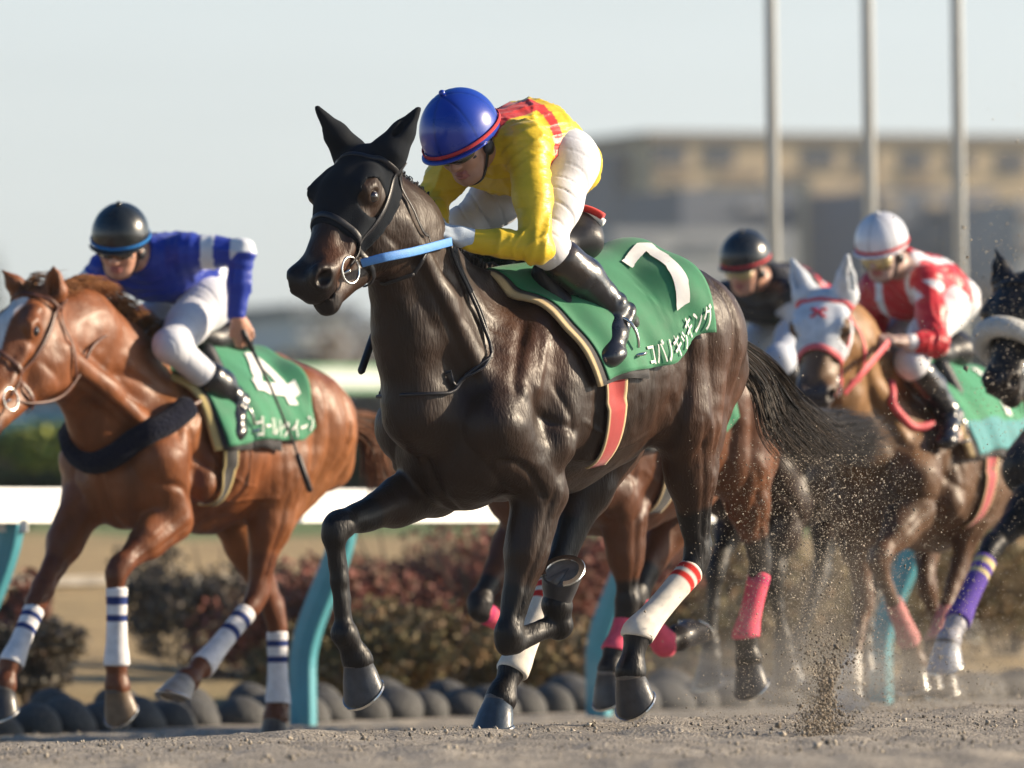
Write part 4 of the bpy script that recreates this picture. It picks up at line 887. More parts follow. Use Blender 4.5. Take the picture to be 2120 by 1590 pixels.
            if S.get('stir', True):                    # stirrup iron and leather
                ic = .55*to+.45*he; up = nrm(A((0, 0, 1.))-fwv*fwv[2]); lt = np.cross(up, fwv); e = MB(); hoop = [ic+lt*.058*k*math.cos(a)+up*(.03+.075*k*math.sin(a)) for a in np.linspace(-.35, math.pi+.35, 22)]
                e.tube(hoop, .0055, 8); e.ribbon([ic+lt*-.058*k-d*-.03, ic+d*.034, ic+lt*.058*k+d*.03], [up]*3, .035, .008); e.build('stirrup', M['metal'], r.h.root)
        # gloves
        if 'glove' in S:
            for s in S.get('gloved', 'LR'):
                t = SDF(); sh, el, wr, hn = r.arm[s]; r.hand(t, wr, hn, A(S.get('hout'+s, (.3, .3 if s == 'L' else -.3, 1))), k*1.13); t.cone(wr-nrm(wr-el)*.03, wr+nrm(hn-wr)*.02, .034*k, .031*k, .02); V, Fq = t.mesh(.0045)
                mesh_np('glove', V, Fq, M['knit'], r.root, np.tile(A(S['glove']), (len(V), 1)))
        # helmet
        t = SDF(); hs = S.get('hk', 1.)*k; t.ell(H(-.012, 0, .045), (.132*hs, .112*hs, .122*hs), hx, .02); tr = S.get('rim', .005)
        def cut(lo, vox, D):
            X, Yy, Z = np.meshgrid(*[lo[j]+vox*np.arange(D.shape[j]) for j in range(3)], indexing='ij'); p = np.stack([X, Yy, Z], -1)-r.head; u_ = p@r.u; f_ = p@r.f
            return np.maximum(D, -(u_-tr*k-.10*np.clip(-f_, -1, 1)*-.12)).astype(np.float32)
        V, Fq = t.mesh(.006, cut); q = V-r.head; ang = np.arctan2(q@r.l, q@r.f); rr = np.hypot(q@r.l, q@r.f)
        seam = np.exp(-((((ang/(math.pi/3)+.5) % 1)-.5)*rr*1.05/.0035)**2)*(q@r.u > .02); V = V-(seam*.0022)[:, None]*nrm(A((0, 0, 1.)))
        c = np.tile(A(S['helmet']), (len(V), 1))*(1-.4*seam[:, None])
        if 'hpanel' in S: pm = ((ang/(math.pi/3)+.5).astype(int) % 2 == 0); 
        ho = mesh_np('helmet', V, Fq, M['helmet'], r.root, c)
        e = MB(); e.sphere(tuple(H(-.012, 0, .045+.123*hs)), .011*k, 8, (1, 1, 1)); e.cur = S['helmet']; e.c = [S['helmet']]*len(e.v); e.build('button', M['helmet'], ho, col=True)
        br = MB(); pts = []
        for a in np.linspace(-1.25, 1.25, 20): pts.append(H(.004+.118*hs*math.cos(a)+.004, .112*hs*math.sin(a), .014+.004*math.cos(a)))
        br.cur = S['helmet']; br.ribbon(pts, [r.u+r.f*.25]*20, [.010+.016*math.cos(a*1.2) for a in np.linspace(-1.25, 1.25, 20)], .006); br.build('peak', M['helmet'], ho, col=True)
        bd = MB(); pts = []; nn = []
        for a in np.linspace(0, 2*math.pi, 41):
            v_ = .032; e_ = math.sqrt(max(0, 1-((v_-.045)/.122)**2)); p = H(-.012+.134*hs*e_*math.cos(a), .114*hs*e_*math.sin(a), v_); pts.append(p); nn.append(r.f*math.cos(a)+r.l*math.sin(a))
        bd.cur = S['band']; bd.ribbon(pts, nn, .014, .005); bd.build('band', M['knit'], ho, col=True)
        # goggles and chin strap
        t = SDF(); gz_ = S.get('gz', 0); t.ell(H(.062, 0, -.004-gz_), (.047*k, .071*k, (.032+gz_)*k), hx, .01); V, Fq = t.mesh(.006); go = mesh_np('goggles', V, Fq, M[S.get('lens', 'lens')], r.root)
        fr_ = MB(); pts = [H(.060+.036*math.cos(a)*1.0, .066*math.sin(a), .006-.028*0) for a in np.linspace(-1.5, 1.5, 12)]
        for z in (-.030-2*gz_, .026):
            pts = [H(.052+.030*math.cos(a), .066*math.sin(a), .006+z) for a in np.linspace(-1.45, 1.45, 14)]; fr_.tube(pts, .0045*k, 6)
        fr_.build('frame', M['leather'], go)
        cs = MB(); pts = [H(-.01, -.088, .03), H(.01, -.080, -.04), H(.045, -.050, -.105), H(.055, 0, -.124), H(.045, .050, -.105), H(.01, .080, -.04), H(-.01, .088, .03)]; P_ = spline(pts, 26)
        cs.ribbon(P_, P_-r.head, .016*k, .004); cs.build('chin_strap', M['leather'], r.root)
        
        for y in (-1, 1): e = MB(); e.sphere(tuple(H(-.005, y*.082, -.03)), .026*k, 8, (1, .5, 1)); e.build('ear_guard', M['leather'], r.root)
def axis_t(r, V): a = nrm(r.chest-r.pel); return (V-r.pel)@a/np.linalg.norm(r.chest-r.pel)
def arm_t(r, V, s):                                     # position along an arm (0 shoulder, 1 elbow, 2 wrist) and distance from it
    P = r.arm[s]; best = np.full(len(V), 9.); tt = np.zeros(len(V))
    for i in (0, 1):
        ba = P[i+1]-P[i]; t = np.clip((V-P[i])@ba/(ba@ba), 0, 1); d = np.linalg.norm(V-P[i]-t[:, None]*ba, axis=1); m = d < best; best[m] = d[m]; tt[m] = (i+t)[m]
    return tt, best
# ---------------- the leading dark horse ----------------
RED = (.55, .03, .025); GREEN = (.014, .17, .075); DG = (.008, .09, .045); WHITE = (.78, .78, .76); CREAM = (.50, .38, .20); BLK = (.012, .012, .016)
def hood(h, col, amax=.36, eye=(.20, -.02, .10), er=.058, name='ear_hood'):
    lo_, D = h.sdf.grid(.008); D = D-.007
    X, Yy, Z = np.meshgrid(*[lo_[j]+.008*np.arange(D.shape[j]) for j in range(3)], indexing='ij'); p = np.stack([X, Yy, Z], -1)-h.poll
    a = p@h.ha/h.hl; f = p@h.hf/h.hs; l = p@h.hll/h.hs
    m = np.maximum(a-amax, -.26-a); m = np.maximum(m, -(f+.16+.20*np.clip(a, -1, 1)*0)*1.0-.0); m = np.maximum(m, -f-.26*(1-np.clip(a/.35, 0, 1))-.03*0-.0) if False else m
    m = np.maximum(m, -(f+.115-.0*a)); m = np.maximum(m, .0-.0-(a+.075+.0*f)*0-1)
    ea = h.ear; near = np.full(D.shape, 9., dtype=np.float32)
    for e0, em, tip in ea:
        ba = tip-e0; t = np.clip(((p+h.poll-e0)@ba)/(ba@ba), 0, 1); near = np.minimum(near, np.linalg.norm(p+h.poll-e0-t[..., None]*ba, axis=-1)-.06)
    side = np.maximum(-(a+.05), 0)
    m = np.minimum(np.maximum(m, -(a+.05)), np.maximum(near, -.26-a))
    if er:
        for y in (-1, 1):
            d = np.sqrt(((a-eye[0])/1.15)**2+(f-eye[1])**2+(l-y*eye[2])**2); m = np.maximum(m, er-d)
    D = np.maximum(D, m*.8).astype(np.float32); V, Fq = nets(lo_, D, .008); V = relax(V, Fq, 1, .4)
    return mesh_np(name, V, Fq, M['knit'], h.root, np.tile(A(col), (len(V), 1)))
def ring_bit(h, sides=(1, -1), a=.455, f=-.078, l=.068):
    for y in sides:
        c = h.HD(a, f, y*l); b = MB(); b.torus(c, [h.ha, h.hf, h.hll], .036*h.hs, .0045, 28, 8); o = b.build('bit_ring', M['metal'], h.root)
        b = MB(); b.tube([h.HD(a-.0, f, y*l), h.HD(a+.03, f-.0, y*.02)], .006, 8); b.build('bit_bar', M['metal'], o)
def bridle(h, m, sides=(1, -1), w=.017, nose=True, off=.009, cheek=True):
    for y in sides:
        if cheek: h.strap('cheek_strap', [(.0, -.05, y*.09), (.10, -.065, y*.09), (.25, -.075, y*.085), (.36, -.08, y*.075), (.445, -.072, y*.068)], w, off, m, 26)
        h.strap('throat_strap', [(.01, -.06, y*.09), (.12, -.17, y*.085), (.17, -.26, y*.05), (.19, -.285, 0)], w*.8, off, m, 20)
    h.strap('brow_band', [(.05, -.07, -.10), (.055, -.0, -.085), (.06, .05, -.04), (.06, .055, 0), (.06, .05, .04), (.055, .0, .085), (.05, -.07, .10)], w, off, m, 30)
    h.strap('head_piece', [(.05, -.07, -.10), (.0, -.09, -.08), (-.03, -.09, 0), (.0, -.09, .08), (.05, -.07, .10)], w, off, m, 24)
    if nose: h.strap('nose_band', [(.36, -.15, -.05), (.35, -.08, -.08), (.34, -.0, -.07), (.33, .05, 0), (.34, .0, .07), (.35, -.08, .08), (.36, -.15, .05), (.37, -.20, .0)], w*1.2, off, m, 36)
h1 = Horse(dict(label='dark brown racehorse in a black ear hood galloping in front under number 7 cloth', yaw=50, Z=30.0, W=(1005, 552), C=(1352, 512), scale=1.17,
    poll=(757, 312, .02), muz=(620, 592, .05), hy=0, hs=1.22, nlow=[(868, 850, 0), (846, 700, 0)], nmid=[(895, 660, 0), (832, 490, 0)], nr=.112, cb=-.04, tx=.90, ear=[(866, 226, .16), (657, 224, -.08)],
    FL=[(1120, 1015, .17), (1047, 1335, .13), (1160, 1297, .16), (1152, 1245, .165), (1170, 1165, .21)],
    FR=[(905, 1010, -.17), (690, 1092, -.14), (712, 1310, -.14), (742, 1370, -.14), (752, 1440, -.14)],
    HL=[(1420, 860, .20), (1445, 1160, .15), (1318, 1310, .14), (1305, 1395, .14), (1316, 1470, .14)],
    HR=[(1250, 900, -.15), (1150, 1185, -.12), (1060, 1385, -.10), (1034, 1450, -.10), (1018, 1510, -.10)],
    body=(.024, .0125, .0078), points=(.006, .005, .0055), flank=(.06, .023, .010), muzzle=(.012, .008, .0075), hoofc={'HR': (.03, .05, .08), 'FR': (.04, .045, .055)}))
h1.finish(.009)
hood(h1, (.006, .009, .014)); ring_bit(h1); bridle(h1, M['leather'])

def tack(h, fr, re, lo=.54, pad=True, green=GREEN, girth=(-.19, -.30), gc=(.36, .022, .022), tcol=CREAM, smax=1.06, band=None):
    h.drape_table(-1.0, .14, smax)
    h.rip = lambda x, s: (.010*np.sin(x*24+np.abs(s)*6)+.008*np.sin(x*11-np.abs(s)*9+1)+.004*np.sin(x*55+np.abs(s)*22))*np.clip(np.abs(s)*2.5-.25, 0, 1)*(np.abs(s) < .62)
    g0, g1 = girth; h.cloth([(g0, 0), (g0-.02, smax-.03)], [(g1, 0), (g1+.0, smax-.03)], ns=90, nx=16, cols=gc, name='girth', off=.003, th=.006, trim=(.09, tcol, tcol))
    if pad: h.cloth([(fr[0][0]+.045, 0), (fr[1][0]+.05, fr[1][1]), (fr[2][0]+.045, fr[2][1]+.01)], [(-.45, 0), (-.42, fr[2][1]+.02)], ns=60, nx=40, cols=BLK, name='saddle_pad', off=.006, th=.012, trim=(.055, tcol))
    o = h.cloth(fr, re, ns=90, nx=60, cols=green, off=.020, th=.004)
    if band is not None:
        a = o.data.color_attributes['col']; c = np.empty(len(a.data)*4, np.float32); a.data.foreach_get('color', c); c = c.reshape(-1, 4); n_ = 90*60; i = np.arange(n_)//60; t = np.abs(i/89*2-1); t = np.concatenate([t, t]); c[t > .74, :3] = band; a.data.foreach_set('color', c.ravel())
    return o
def saddle(h, x0=-.08, x1=-.52, m='leather', rim=None, z=.03):
    s = SDF(); T = h.T; Y = A((0, 1., 0))
    s.chain([T(x0, 0, z+.035), T((x0+x1)/2, 0, z+.0), T(x1+.05, 0, z+.03), T(x1, 0, z+.075)], [.045, .055, .075, .045], .06, flat=Y, fl=1.35)
    for y in (-1, 1): s.cone(T(x0-.08, y*.10, -.04), T(x0-.10, y*.20, -.22), .045, .03, .05); 
    V, Fq = s.mesh(.009); o = mesh_np('saddle', V, Fq, M[m], h.root)
    if rim:
        for j, (c, dz) in enumerate(rim):
            b = MB(); b.tube([T(x1-.0+.028*(1-abs(t)), t*.085, z+.075+dz+.035*(1-t*t)) for t in np.linspace(-1, 1, 15)], .014, 8); b.cur = c; b.c = [c]*len(b.v); b.build('saddle_rim', M['cloth'], o, col=True)
FR1 = [(-.01, 0), (-.11, .28), (-.20, .535)]; RE1 = [(-.775, 0), (-.755, .25), (-.765, .50)]
c1 = tack(h1, FR1, RE1); saddle(h1, rim=[((.6, .03, .03), .02), ((.75, .75, .75), .0)])
h1.marks([[(-.565, .115), (-.70, .075), (-.705, .125), (-.578, .165)], [(-.70, .075), (-.747, .095), (-.70, .24), (-.655, .235)], [(-.655, .235), (-.70, .24), (-.665, .385), (-.617, .38)]], 'cloth', .030, 'number', c1)
h1.text('コバノキッキング', (-.435, .517), (-.752, .492), .082, 'horse_name', c1, .030)
for nm in ('HL', 'HR'): bandage(h1, nm, .12, 1.10, .041, (.66, .62, .55), [(.16, .21, RED), (.26, .31, RED)])
P = h1.P
def hang(h, name, pts, r, m, n=40, proj=True, off=.012, flat=None, thk=.004):
    Q = spline([h.P(*p) for p in pts], n)
    if proj: Q2, N = h.sdf.proj(Q, off); d = h.sdf.ev(Q); Q = np.where((d < off)[:, None] | (d < .08)[:, None], Q2, Q)
    b = MB()
    if flat: N = np.tile(A((0, 1., 0)), (n, 1)) if not proj else N; b.ribbon(Q, N, flat, thk)
    else: b.tube(Q, r, 8)
    return b.build(name, m, h.root)
M['bluetape'] = mat('light_blue_webbing', (.09, .28, .68), rough=.6, bump=.5, bscale=400, noise=.1, nscale=60)
hang(h1, 'rein', [(748, 545, .13), (800, 532, .20), (860, 520, .21), (935, 500, .14)], 0, M['bluetape'], proj=False, flat=.030)
hang(h1, 'rein', [(640, 560, -.05), (760, 560, -.16), (900, 500, -.10)], 0, M['bluetape'], proj=False, flat=.028)
hang(h1, 'neck_strap', [(925, 505, .10), (975, 580, .15), (1003, 670, .16), (995, 745, .13), (940, 805, .08), (870, 832, .02), (800, 812, -.10), (778, 745, -.16), (790, 640, -.16)], .0065, M['leather'])
hang(h1, 'neck_strap', [(935, 520, .10), (990, 610, .15), (1005, 690, .15), (975, 775, .10), (900, 822, .04), (830, 826, -.05), (785, 770, -.15)], .0055, M['leather'])
dock = h1.T(-1.10, 0, -.24)
gd = [[dock, P(1562, 760, .02), P(1600, 850, .02), P(1660, 935, .03), P(1700, 985, .05)], [dock, P(1570, 740, 0), P(1640, 820, -.05), P(1710, 880, -.05), P(1800, 935, -.05)], [dock, P(1556, 790, .05), P(1590, 900, .06), P(1640, 960, .07), P(1665, 985, .08)], [dock, P(1575, 745, -.05), P(1650, 850, -.06), P(1730, 925, -.02), P(1770, 960, -.02)]]
strands('tail', gd, 1050, .0020, .046, h1.root, (.012, .009, .008), (.05, .035, .025), 5, .45, 18)
mg = []
for i in range(9):
    t = i/8; p0 = h1.HD(-.02, -.06, -.01)*(1-t)+h1.T(-.05, 0, -.03)*t; cr = nrm(np.cross(A((0, 1., 0)), nrm(h1.T(-.05, 0, 0)-h1.poll))); cr = cr if cr[2] > 0 else -cr; p0 = h1.sdf.proj((p0+cr*.05)[None], 0)[0][0]
    mg.append([p0-cr*.01, p0+cr*.02+A((-.02, -.03, .0)), p0+A((-.05, -.09, -.03)), p0+A((-.08, -.12, -.09))])
for i in range(8): strands('mane' if i == 0 else 'mane', [mg[i], mg[i+1], [(a+b)/2 for a, b in zip(mg[i], mg[i+1])]], 90, .002, .02, h1.root, (.010, .008, .008), (.03, .022, .018), 20+i, .6, 8)
# rider in yellow
YEL = (.72, .50, .02)
def shirt1(r, V):
    t = axis_t(r, V); c = np.tile(A(YEL), (len(V), 1)); a, d = arm_t(r, V, 'L'); a2, d2 = arm_t(r, V, 'R'); arm = ((a > .12) & (d < .10)) | ((a2 > .12) & (d2 < .10))
    z = (V-r.chest)[:, 2]; q = t+.35*(np.abs(V[:, 1]-r.chest[1])*0); m = (np.abs(q-.80) < .085) & ~arm & (z > -.12); c[m] = (.62, .035, .03)
    m = (np.abs(V[:, 1]-r.chest[1]) < .10) & (t > .86) & (z > .04) & ~arm; c[m] = (.62, .035, .03); return c
r1 = Rider(h1, dict(label='jockey in yellow top with a red hoop and blue helmet crouching over the dark horse', head=(960, 298, .02), neck=(1020, 300, .02), pelvis=(1150, 340, 0), look=(10, 33, -8), hk=1.12,
    armL=[(1092, 300, .16), (1112, 512, .29), (968, 495, .12), (925, 480, .08)], armR=[(955, 320, -.17), (893, 415, -.24), (905, 470, -.12), (890, 480, -.05)],
    legL=[(1172, 335, .13), (1130, 508, .19), (1286, 652, .26), (1334, 698, .25), (1254, 742, .32)], legR=[(1090, 360, -.13), (960, 470, -.26), (1090, 640, -.27), (1130, 690, -.27), (1060, 720, -.30)],
    shirt=shirt1, helmet=(.012, .045, .36), band=(.50, .05, .06), glove=(.50, .58, .66), k=1.03, skin=(.46, .25, .17), houtL=(.2, .5, .8), houtR=(.2, -.5, .8), arch=(0, 0, .05)))
def whip(h, name, p, label, r=.006):
    Q = [h.P(*x) for x in p]; o = empty(name, h.O, h.rz, label, 'whip'); b = MB(); b.tube(Q, [r*1.6, r, r*.8, r*.7][:len(Q)] if len(Q) == 4 else r, 8); b.build('shaft', M['leather'], o)
    d = nrm(Q[-1]-Q[-2]); b = MB(); b.tube([Q[-1]-d*.16, Q[-1]-d*.15, Q[-1], Q[-1]+d*.01], [r*.8, r*2.2, r*2.2, r*1.2], 10); b.build('flap', M['leather'], o)
    b = MB(); b.tube([Q[0]-nrm(Q[1]-Q[0])*.05, Q[0]+nrm(Q[1]-Q[0])*.08], r*2, 10); b.build('grip', M['leather'], o); return o
whip(h1, 'whip', [(850, 500, -.18), (800, 620, -.22), (775, 690, -.22), (748, 768, -.20)], 'black whip hanging down in front of the dark horse neck')
# ---------------- the chestnut horse on the left ----------------
CH = (.18, .060, .021)
h2 = Horse(dict(label='chestnut racehorse with a white blaze galloping at the left under the number 4 cloth', yaw=54, Z=36.1, W=(330, 708), C=(575, 735), scale=1.15, ts=1.09, tx=.90,
    poll=(72, 600, .03), muz=(-72, 862, .06), hy=-8, hs=1.2, nlow=[(205, 880, 0), (150, 770, 0)], nmid=[(245, 760, 0), (165, 690, 0)], nr=.13, cb=.0, ear=[(110, 550, .14), (2, 556, -.08)],
    FL=[(355, 1075, .18), (240, 1180, .16), (240, 1378, .15), (243, 1425, .15), (252, 1490, .15)],
    FR=[(170, 1050, -.17), (80, 1235, -.15), (22, 1372, -.14), (6, 1425, -.14), (0, 1490, -.14)],
    HL=[(575, 985, .20), (530, 1240, .15), (418, 1378, .14), (385, 1412, .14), (350, 1450, .14)],
    HR=[(470, 1030, -.16), (572, 1275, -.12), (574, 1455, -.12), (570, 1490, -.12), (563, 1545, -.12)],
    body=CH, points=(.12, .038, .015), flank=(.26, .10, .035), muzzle=(.07, .03, .02), blaze=(.036, .08, .50), hoofc={'FL': (.16, .11, .07), 'HL': (.30, .28, .26)}))
h2.finish(.0095); ring_bit(h2); bridle(h2, M['brown_leather'])
FR2 = [(.09, 0), (.01, .28), (-.05, .54)]; RE2 = [(-.66, 0), (-.64, .25), (-.64, .50)]
c2 = tack(h2, FR2, RE2, gc=(.012, .012, .014), green=(.020, .20, .095), girth=(-.03, -.13), tcol=(.5, .4, .16)); saddle(h2)
h2.marks([[(-.43, .10), (-.49, .09), (-.55, .37), (-.49, .37)], [(-.43, .10), (-.46, .16), (-.355, .30), (-.30, .30)], [(-.29, .28), (-.29, .335), (-.59, .335), (-.59, .28)]], 'cloth', .030, 'number', c2)
h2.text('ゴールドクイーン', (-.23, .515), (-.63, .49), .075, 'horse_name', c2, .030)
for nm in ('HL', 'HR', 'FL', 'FR'): bandage(h2, nm, .18, 1.04 if nm != 'FL' else 1.0, .038, (.70, .70, .72), [(.28, .36, (.02, .04, .16)), (.46, .54, (.02, .04, .16))])
def chain_px(h, name, pts, r, m, off, col=None, n=44):
    Q = spline([h.P(*p) for p in pts], n); Q, N = h.sdf.proj(Q, off); b = MB(); b.cur = col or (1, 1, 1); b.tube(Q, r, 12); return b.build(name, m, h.root, col=bool(col))
chain_px(h2, 'breast_collar', [(395, 835, .26), (330, 880, .24), (265, 920, .12), (200, 930, 0), (140, 920, -.12), (110, 890, -.24), (120, 850, -.3)], .050, M['fleece'], .010, (.008, .010, .024))
chain_px(h2, 'collar_strap', [(395, 835, .27), (440, 815, .28)], .012, M['brown_leather'], .012, None, 12)
hang(h2, 'rein', [(20, 828, .10), (70, 835, .13), (125, 822, .14), (165, 775, .15), (190, 720, .15), (225, 690, .12)], .007, M['brown_leather'], proj=False)
0 and hang(h2, 'neck_strap', [(230, 640, .08), (300, 700, .14), (330, 790, .2), (325, 850, .2)], .008, M['brown_leather'], off=.01)
mgp = [(100, 585, .0), (150, 600, .0), (190, 640, .0), (230, 670, 0), (270, 690, 0), (310, 705, 0)]
for i in range(5):
    a, b_ = h2.P(*mgp[i]), h2.P(*mgp[i+1]); g_ = []
    for p in (a, b_): p = h2.sdf.proj(p[None], 0)[0][0]; g_.append([p, p+A((-.02, .02, .03)), p+A((-.07, .04, .025)), p+A((-.12, .04, -.02))])
    strands('mane', g_, 140, .0024, .03, h2.root, (.30, .13, .045), (.16, .06, .02), 60+i, .6, 10)
pf = h2.HD(.0, .0, 0); strands('forelock', [[pf, pf+h2.hf*.04+h2.ha*.06, pf+h2.hf*.05+h2.ha*.14+h2.hll*.03], [pf, pf+h2.hf*.03-h2.ha*.04, pf-h2.ha*.05+h2.hll*.10-A((.06, 0, 0))]], 160, .0024, .03, h2.root, (.30, .13, .045), (.16, .06, .02), 70, .6, 8)
dk = h2.T(-1.10, 0, -.24); P = h2.P
strands('tail', [[dk, P(760, 880, 0), P(790, 960, 0), P(800, 1040, 0)], [dk, P(775, 870, 0), P(820, 930, -.03), P(850, 1000, -.03)], [dk, P(750, 900, .03), P(765, 980, .03), P(770, 1030, .05)]], 1000, .0026, .05, h2.root, (.16, .06, .025), (.05, .022, .012), 71, .45, 14)
BLU = (.008, .035, .34)
def shirt2(r, V):
    t = axis_t(r, V); c = np.tile(A(BLU), (len(V), 1)); wh = A((.62, .66, .72)); a, d = arm_t(r, V, 'L'); a2, d2 = arm_t(r, V, 'R'); arm = ((a > .2) & (d < .09)) | ((a2 > .2) & (d2 < .09))
    c[(np.abs(t-.42) < .10) & ~arm] = wh; c[arm & (d < .09) & (np.abs(a-.42) < .12)] = wh; c[arm & (d < .09) & (np.abs(a-.92) < .09)] = wh; c[arm & (d2 < .09) & (np.abs(a2-.55) < .16)] = wh; return c
r2 = Rider(h2, dict(label='jockey in blue top with white hoops and black helmet raising one elbow', head=(249, 508, .02), neck=(308, 535, .02), pelvis=(432, 612, 0), look=(22, 24, 4),
    armL=[(385, 522, .17), (500, 522, .37), (490, 655, .36), (512, 705, .36)], armR=[(222, 560, -.17), (165, 615, -.27), (205, 665, -.16), (240, 690, -.10)],
    legL=[(425, 628, .13), (352, 715, .20), (490, 832, .26), (525, 855, .25), (478, 905, .31)], legR=[(365, 650, -.13), (265, 690, -.22), (350, 800, -.26), (380, 830, -.26), (330, 870, -.3)],
    shirt=shirt2, helmet=(.014, .018, .020), band=(.02, .16, .45), k=1.02, bt=.60, bl=.72, boottop=(.01, .01, .012), houtL=(.5, .8, .1), arch=(0, 0, .05), seed=3, pants=(.58, .60, .66)))
whip(h2, 'whip', [(505, 690, .37), (560, 800, .40), (605, 910, .42), (641, 1014, .44)], 'long black whip held over the number 4 cloth by the jockey in blue', .006)
# ---------------- the bay horse behind the leader ----------------
PK = (.70, .10, .16)
h3 = Horse(dict(label='bay racehorse with pink leg bandages galloping behind the dark leader, its head hidden', yaw=50, Z=34.4, W=(1180, 700), C=(1450, 705), scale=1.14, ts=1.08, tx=.86,
    poll=(1000, 600, .02), muz=(905, 800, .04), hy=-8, hs=1.12, nmid=[(1110, 790, 0), (1060, 700, 0)], nlow=[(1080, 900, 0), (1030, 820, 0)],
    FL=[(1292, 1065, .18), (1300, 1262, .15), (1272, 1345, .14), (1262, 1392, .14), (1262, 1455, .14)], FR=[(1100, 1060, -.17), (985, 1262, -.14), (1070, 1305, -.14), (1095, 1270, -.14), (1110, 1210, -.14)],
    HL=[(1530, 960, .20), (1575, 1170, .15), (1542, 1315, .14), (1550, 1370, .14), (1555, 1430, .14)], HR=[(1440, 980, -.16), (1310, 1240, -.12), (1375, 1335, -.12), (1408, 1318, -.12), (1450, 1300, -.12)],
    body=(.080, .029, .013), points=(.010, .008, .008), flank=(.12, .045, .018), pointtop=.86, hoofc={}))
h3.finish(.0105); bridle(h3, M['leather']); FR3 = FR2
c3 = tack(h3, FR3, RE2, gc=(.012, .012, .014)); saddle(h3)
for nm in ('HL', 'HR', 'FL', 'FR'): bandage(h3, nm, .12, 1.05, .039, PK, [(.16, .26, (.5, .05, .14))])
dk = h3.T(-1.10, 0, -.24); P = h3.P
strands('tail', [[dk, P(1690, 870, 0), P(1760, 880, -.1), P(1850, 905, -.15)], [dk, P(1700, 900, 0), P(1760, 935, -.1), P(1830, 940, -.12)], [dk, P(1680, 890, .02), P(1740, 900, 0), P(1820, 885, -.1)]], 1200, .0030, .07, h3.root, (.010, .010, .014), (.02, .018, .02), 72, .45, 14)
def shirt3(r, V): t = axis_t(r, V); c = np.tile(A((.02, .26, .06)), (len(V), 1)); c[np.abs(t-.55) < .12] = (.7, .7, .7); return c
r3 = Rider(h3, dict(label='hidden jockey in green and white top crouching low behind the yellow jockey', head=(1012, 575, 0), neck=(1050, 560, 0), pelvis=(1168, 548, 0), look=(8, 26, 0),
    armL=[(1095, 570, .16), (1130, 690, .25), (1040, 690, .12), (1010, 690, .06)], armR=[(1010, 580, -.16), (980, 680, -.25), (1000, 690, -.12), (1010, 690, -.04)],
    legL=[(1180, 560, .13), (1150, 700, .2), (1290, 800, .26), (1320, 840, .25), (1260, 860, .3)], legR=[(1110, 570, -.13), (1060, 690, -.2), (1150, 790, -.26), (1180, 820, -.26), (1110, 850, -.3)],
    shirt=shirt3, helmet=(.6, .1, .05), band=(.5, .05, .06), pants=(.6, .6, .62), k=.95))
# ---------------- the white hooded horse on the right ----------------
h4 = Horse(dict(label='light bay racehorse in a white hood with red marks galloping toward the camera', yaw=62, Z=38.75, W=(1862, 738), C=(2052, 770), scale=1.18,
    poll=(1706, 608, .04), muz=(1683, 830, .09), hy=16, hs=1.22, nlow=[(1775, 910, 0), (1735, 820, 0)], nmid=[(1810, 800, 0), (1745, 720, 0)], nr=.14, cb=.0, ear=[(1754, 530, .2), (1640, 538, -.1)],
    FL=[(1890, 1060, .18), (1815, 1160, .15), (1882, 1330, .14), (1895, 1375, .14), (1888, 1430, .14)], FR=[(1765, 1060, -.17), (1790, 1245, -.14), (1764, 1385, -.13), (1760, 1415, -.13), (1758, 1465, -.13)],
    HL=[(2020, 1000, .20), (1985, 1180, .15), (1935, 1335, .14), (1925, 1375, .14), (1915, 1425, .14)], HR=[(1925, 1020, -.16), (1915, 1210, -.12), (1960, 1350, -.12), (1955, 1385, -.12), (1950, 1440, -.12)],
    body=(.105, .060, .036), points=(.10, .052, .03), flank=(.13, .075, .04), neckc=(.27, .145, .06), muzzle=(.05, .045, .05), eyeshade=(.05, .03, .02), hoofc={'FR': (.5, .5, .5)}, sock={'FR': (.6, .58, .55)}))  # body tone darkened to paint in the trunk's shade, neck left golden
h4.finish(.010); hd4 = hood(h4, (.56, .60, .66), amax=.33, er=.062); ring_bit(h4); M['pinkt'] = mat('pink_webbing', (.62, .10, .12), rough=.6, noise=.1)
bridle(h4, M['pinkt'], w=.022)
def emblem(h, a0, sz, col, parent):
    b = MB()
    for pts in ([(-1, -1), (-.35, -.55), (-.45, .55), (-1.15, 1)], [(1, -1), (.35, -.55), (.45, .55), (1.15, 1)], [(-.5, 0), (.5, 0)], [(-1.2, -.7), (-.9, -1.1)], [(1.2, -.7), (.9, -1.1)]):
        Q = spline([h.HD(a0+sz*p[1], .08, sz*p[0]) for p in pts], 12); Q, N = h.sdf.proj(Q, .012); b.ribbon(Q, N, .014, .004)
    b.build('red_emblem', mat('red_print', col, rough=.6), parent)
emblem(h4, .150, .028, (.55, .02, .05), hd4)
FR4 = [(.06, 0), (-.02, .28), (-.08, .54)]
c4 = tack(h4, FR4, RE2, gc=(.35, .05, .06), green=(.020, .22, .10), band=(.05, .24, .26)); saddle(h4)
h4.marks([[(-.50, .08), (-.55, .08), (-.50, .36), (-.45, .36)]], 'cloth', .030, 'number', c4)
h4.cloth([(-.21, 0), (-.21, .53)], [(-.765, 0), (-.765, .49)], ns=60, nx=30, cols=(.06, .20, .24), name='name_band', off=.0262, th=.002) if False else None
hang(h4, 'rein', [(1748, 815, .14), (1792, 765, .20), (1840, 708, .19)], 0, M['pinkt'], proj=False, flat=.034)
hang(h4, 'rein', [(1660, 800, -.05), (1760, 760, -.12), (1830, 715, .0)], 0, M['pinkt'], proj=False, flat=.028)
chain_px(h4, 'breast_strap', [(1940, 870, .26), (1880, 840, .24), (1850, 790, .15)], .018, M['pinkt'], .010)
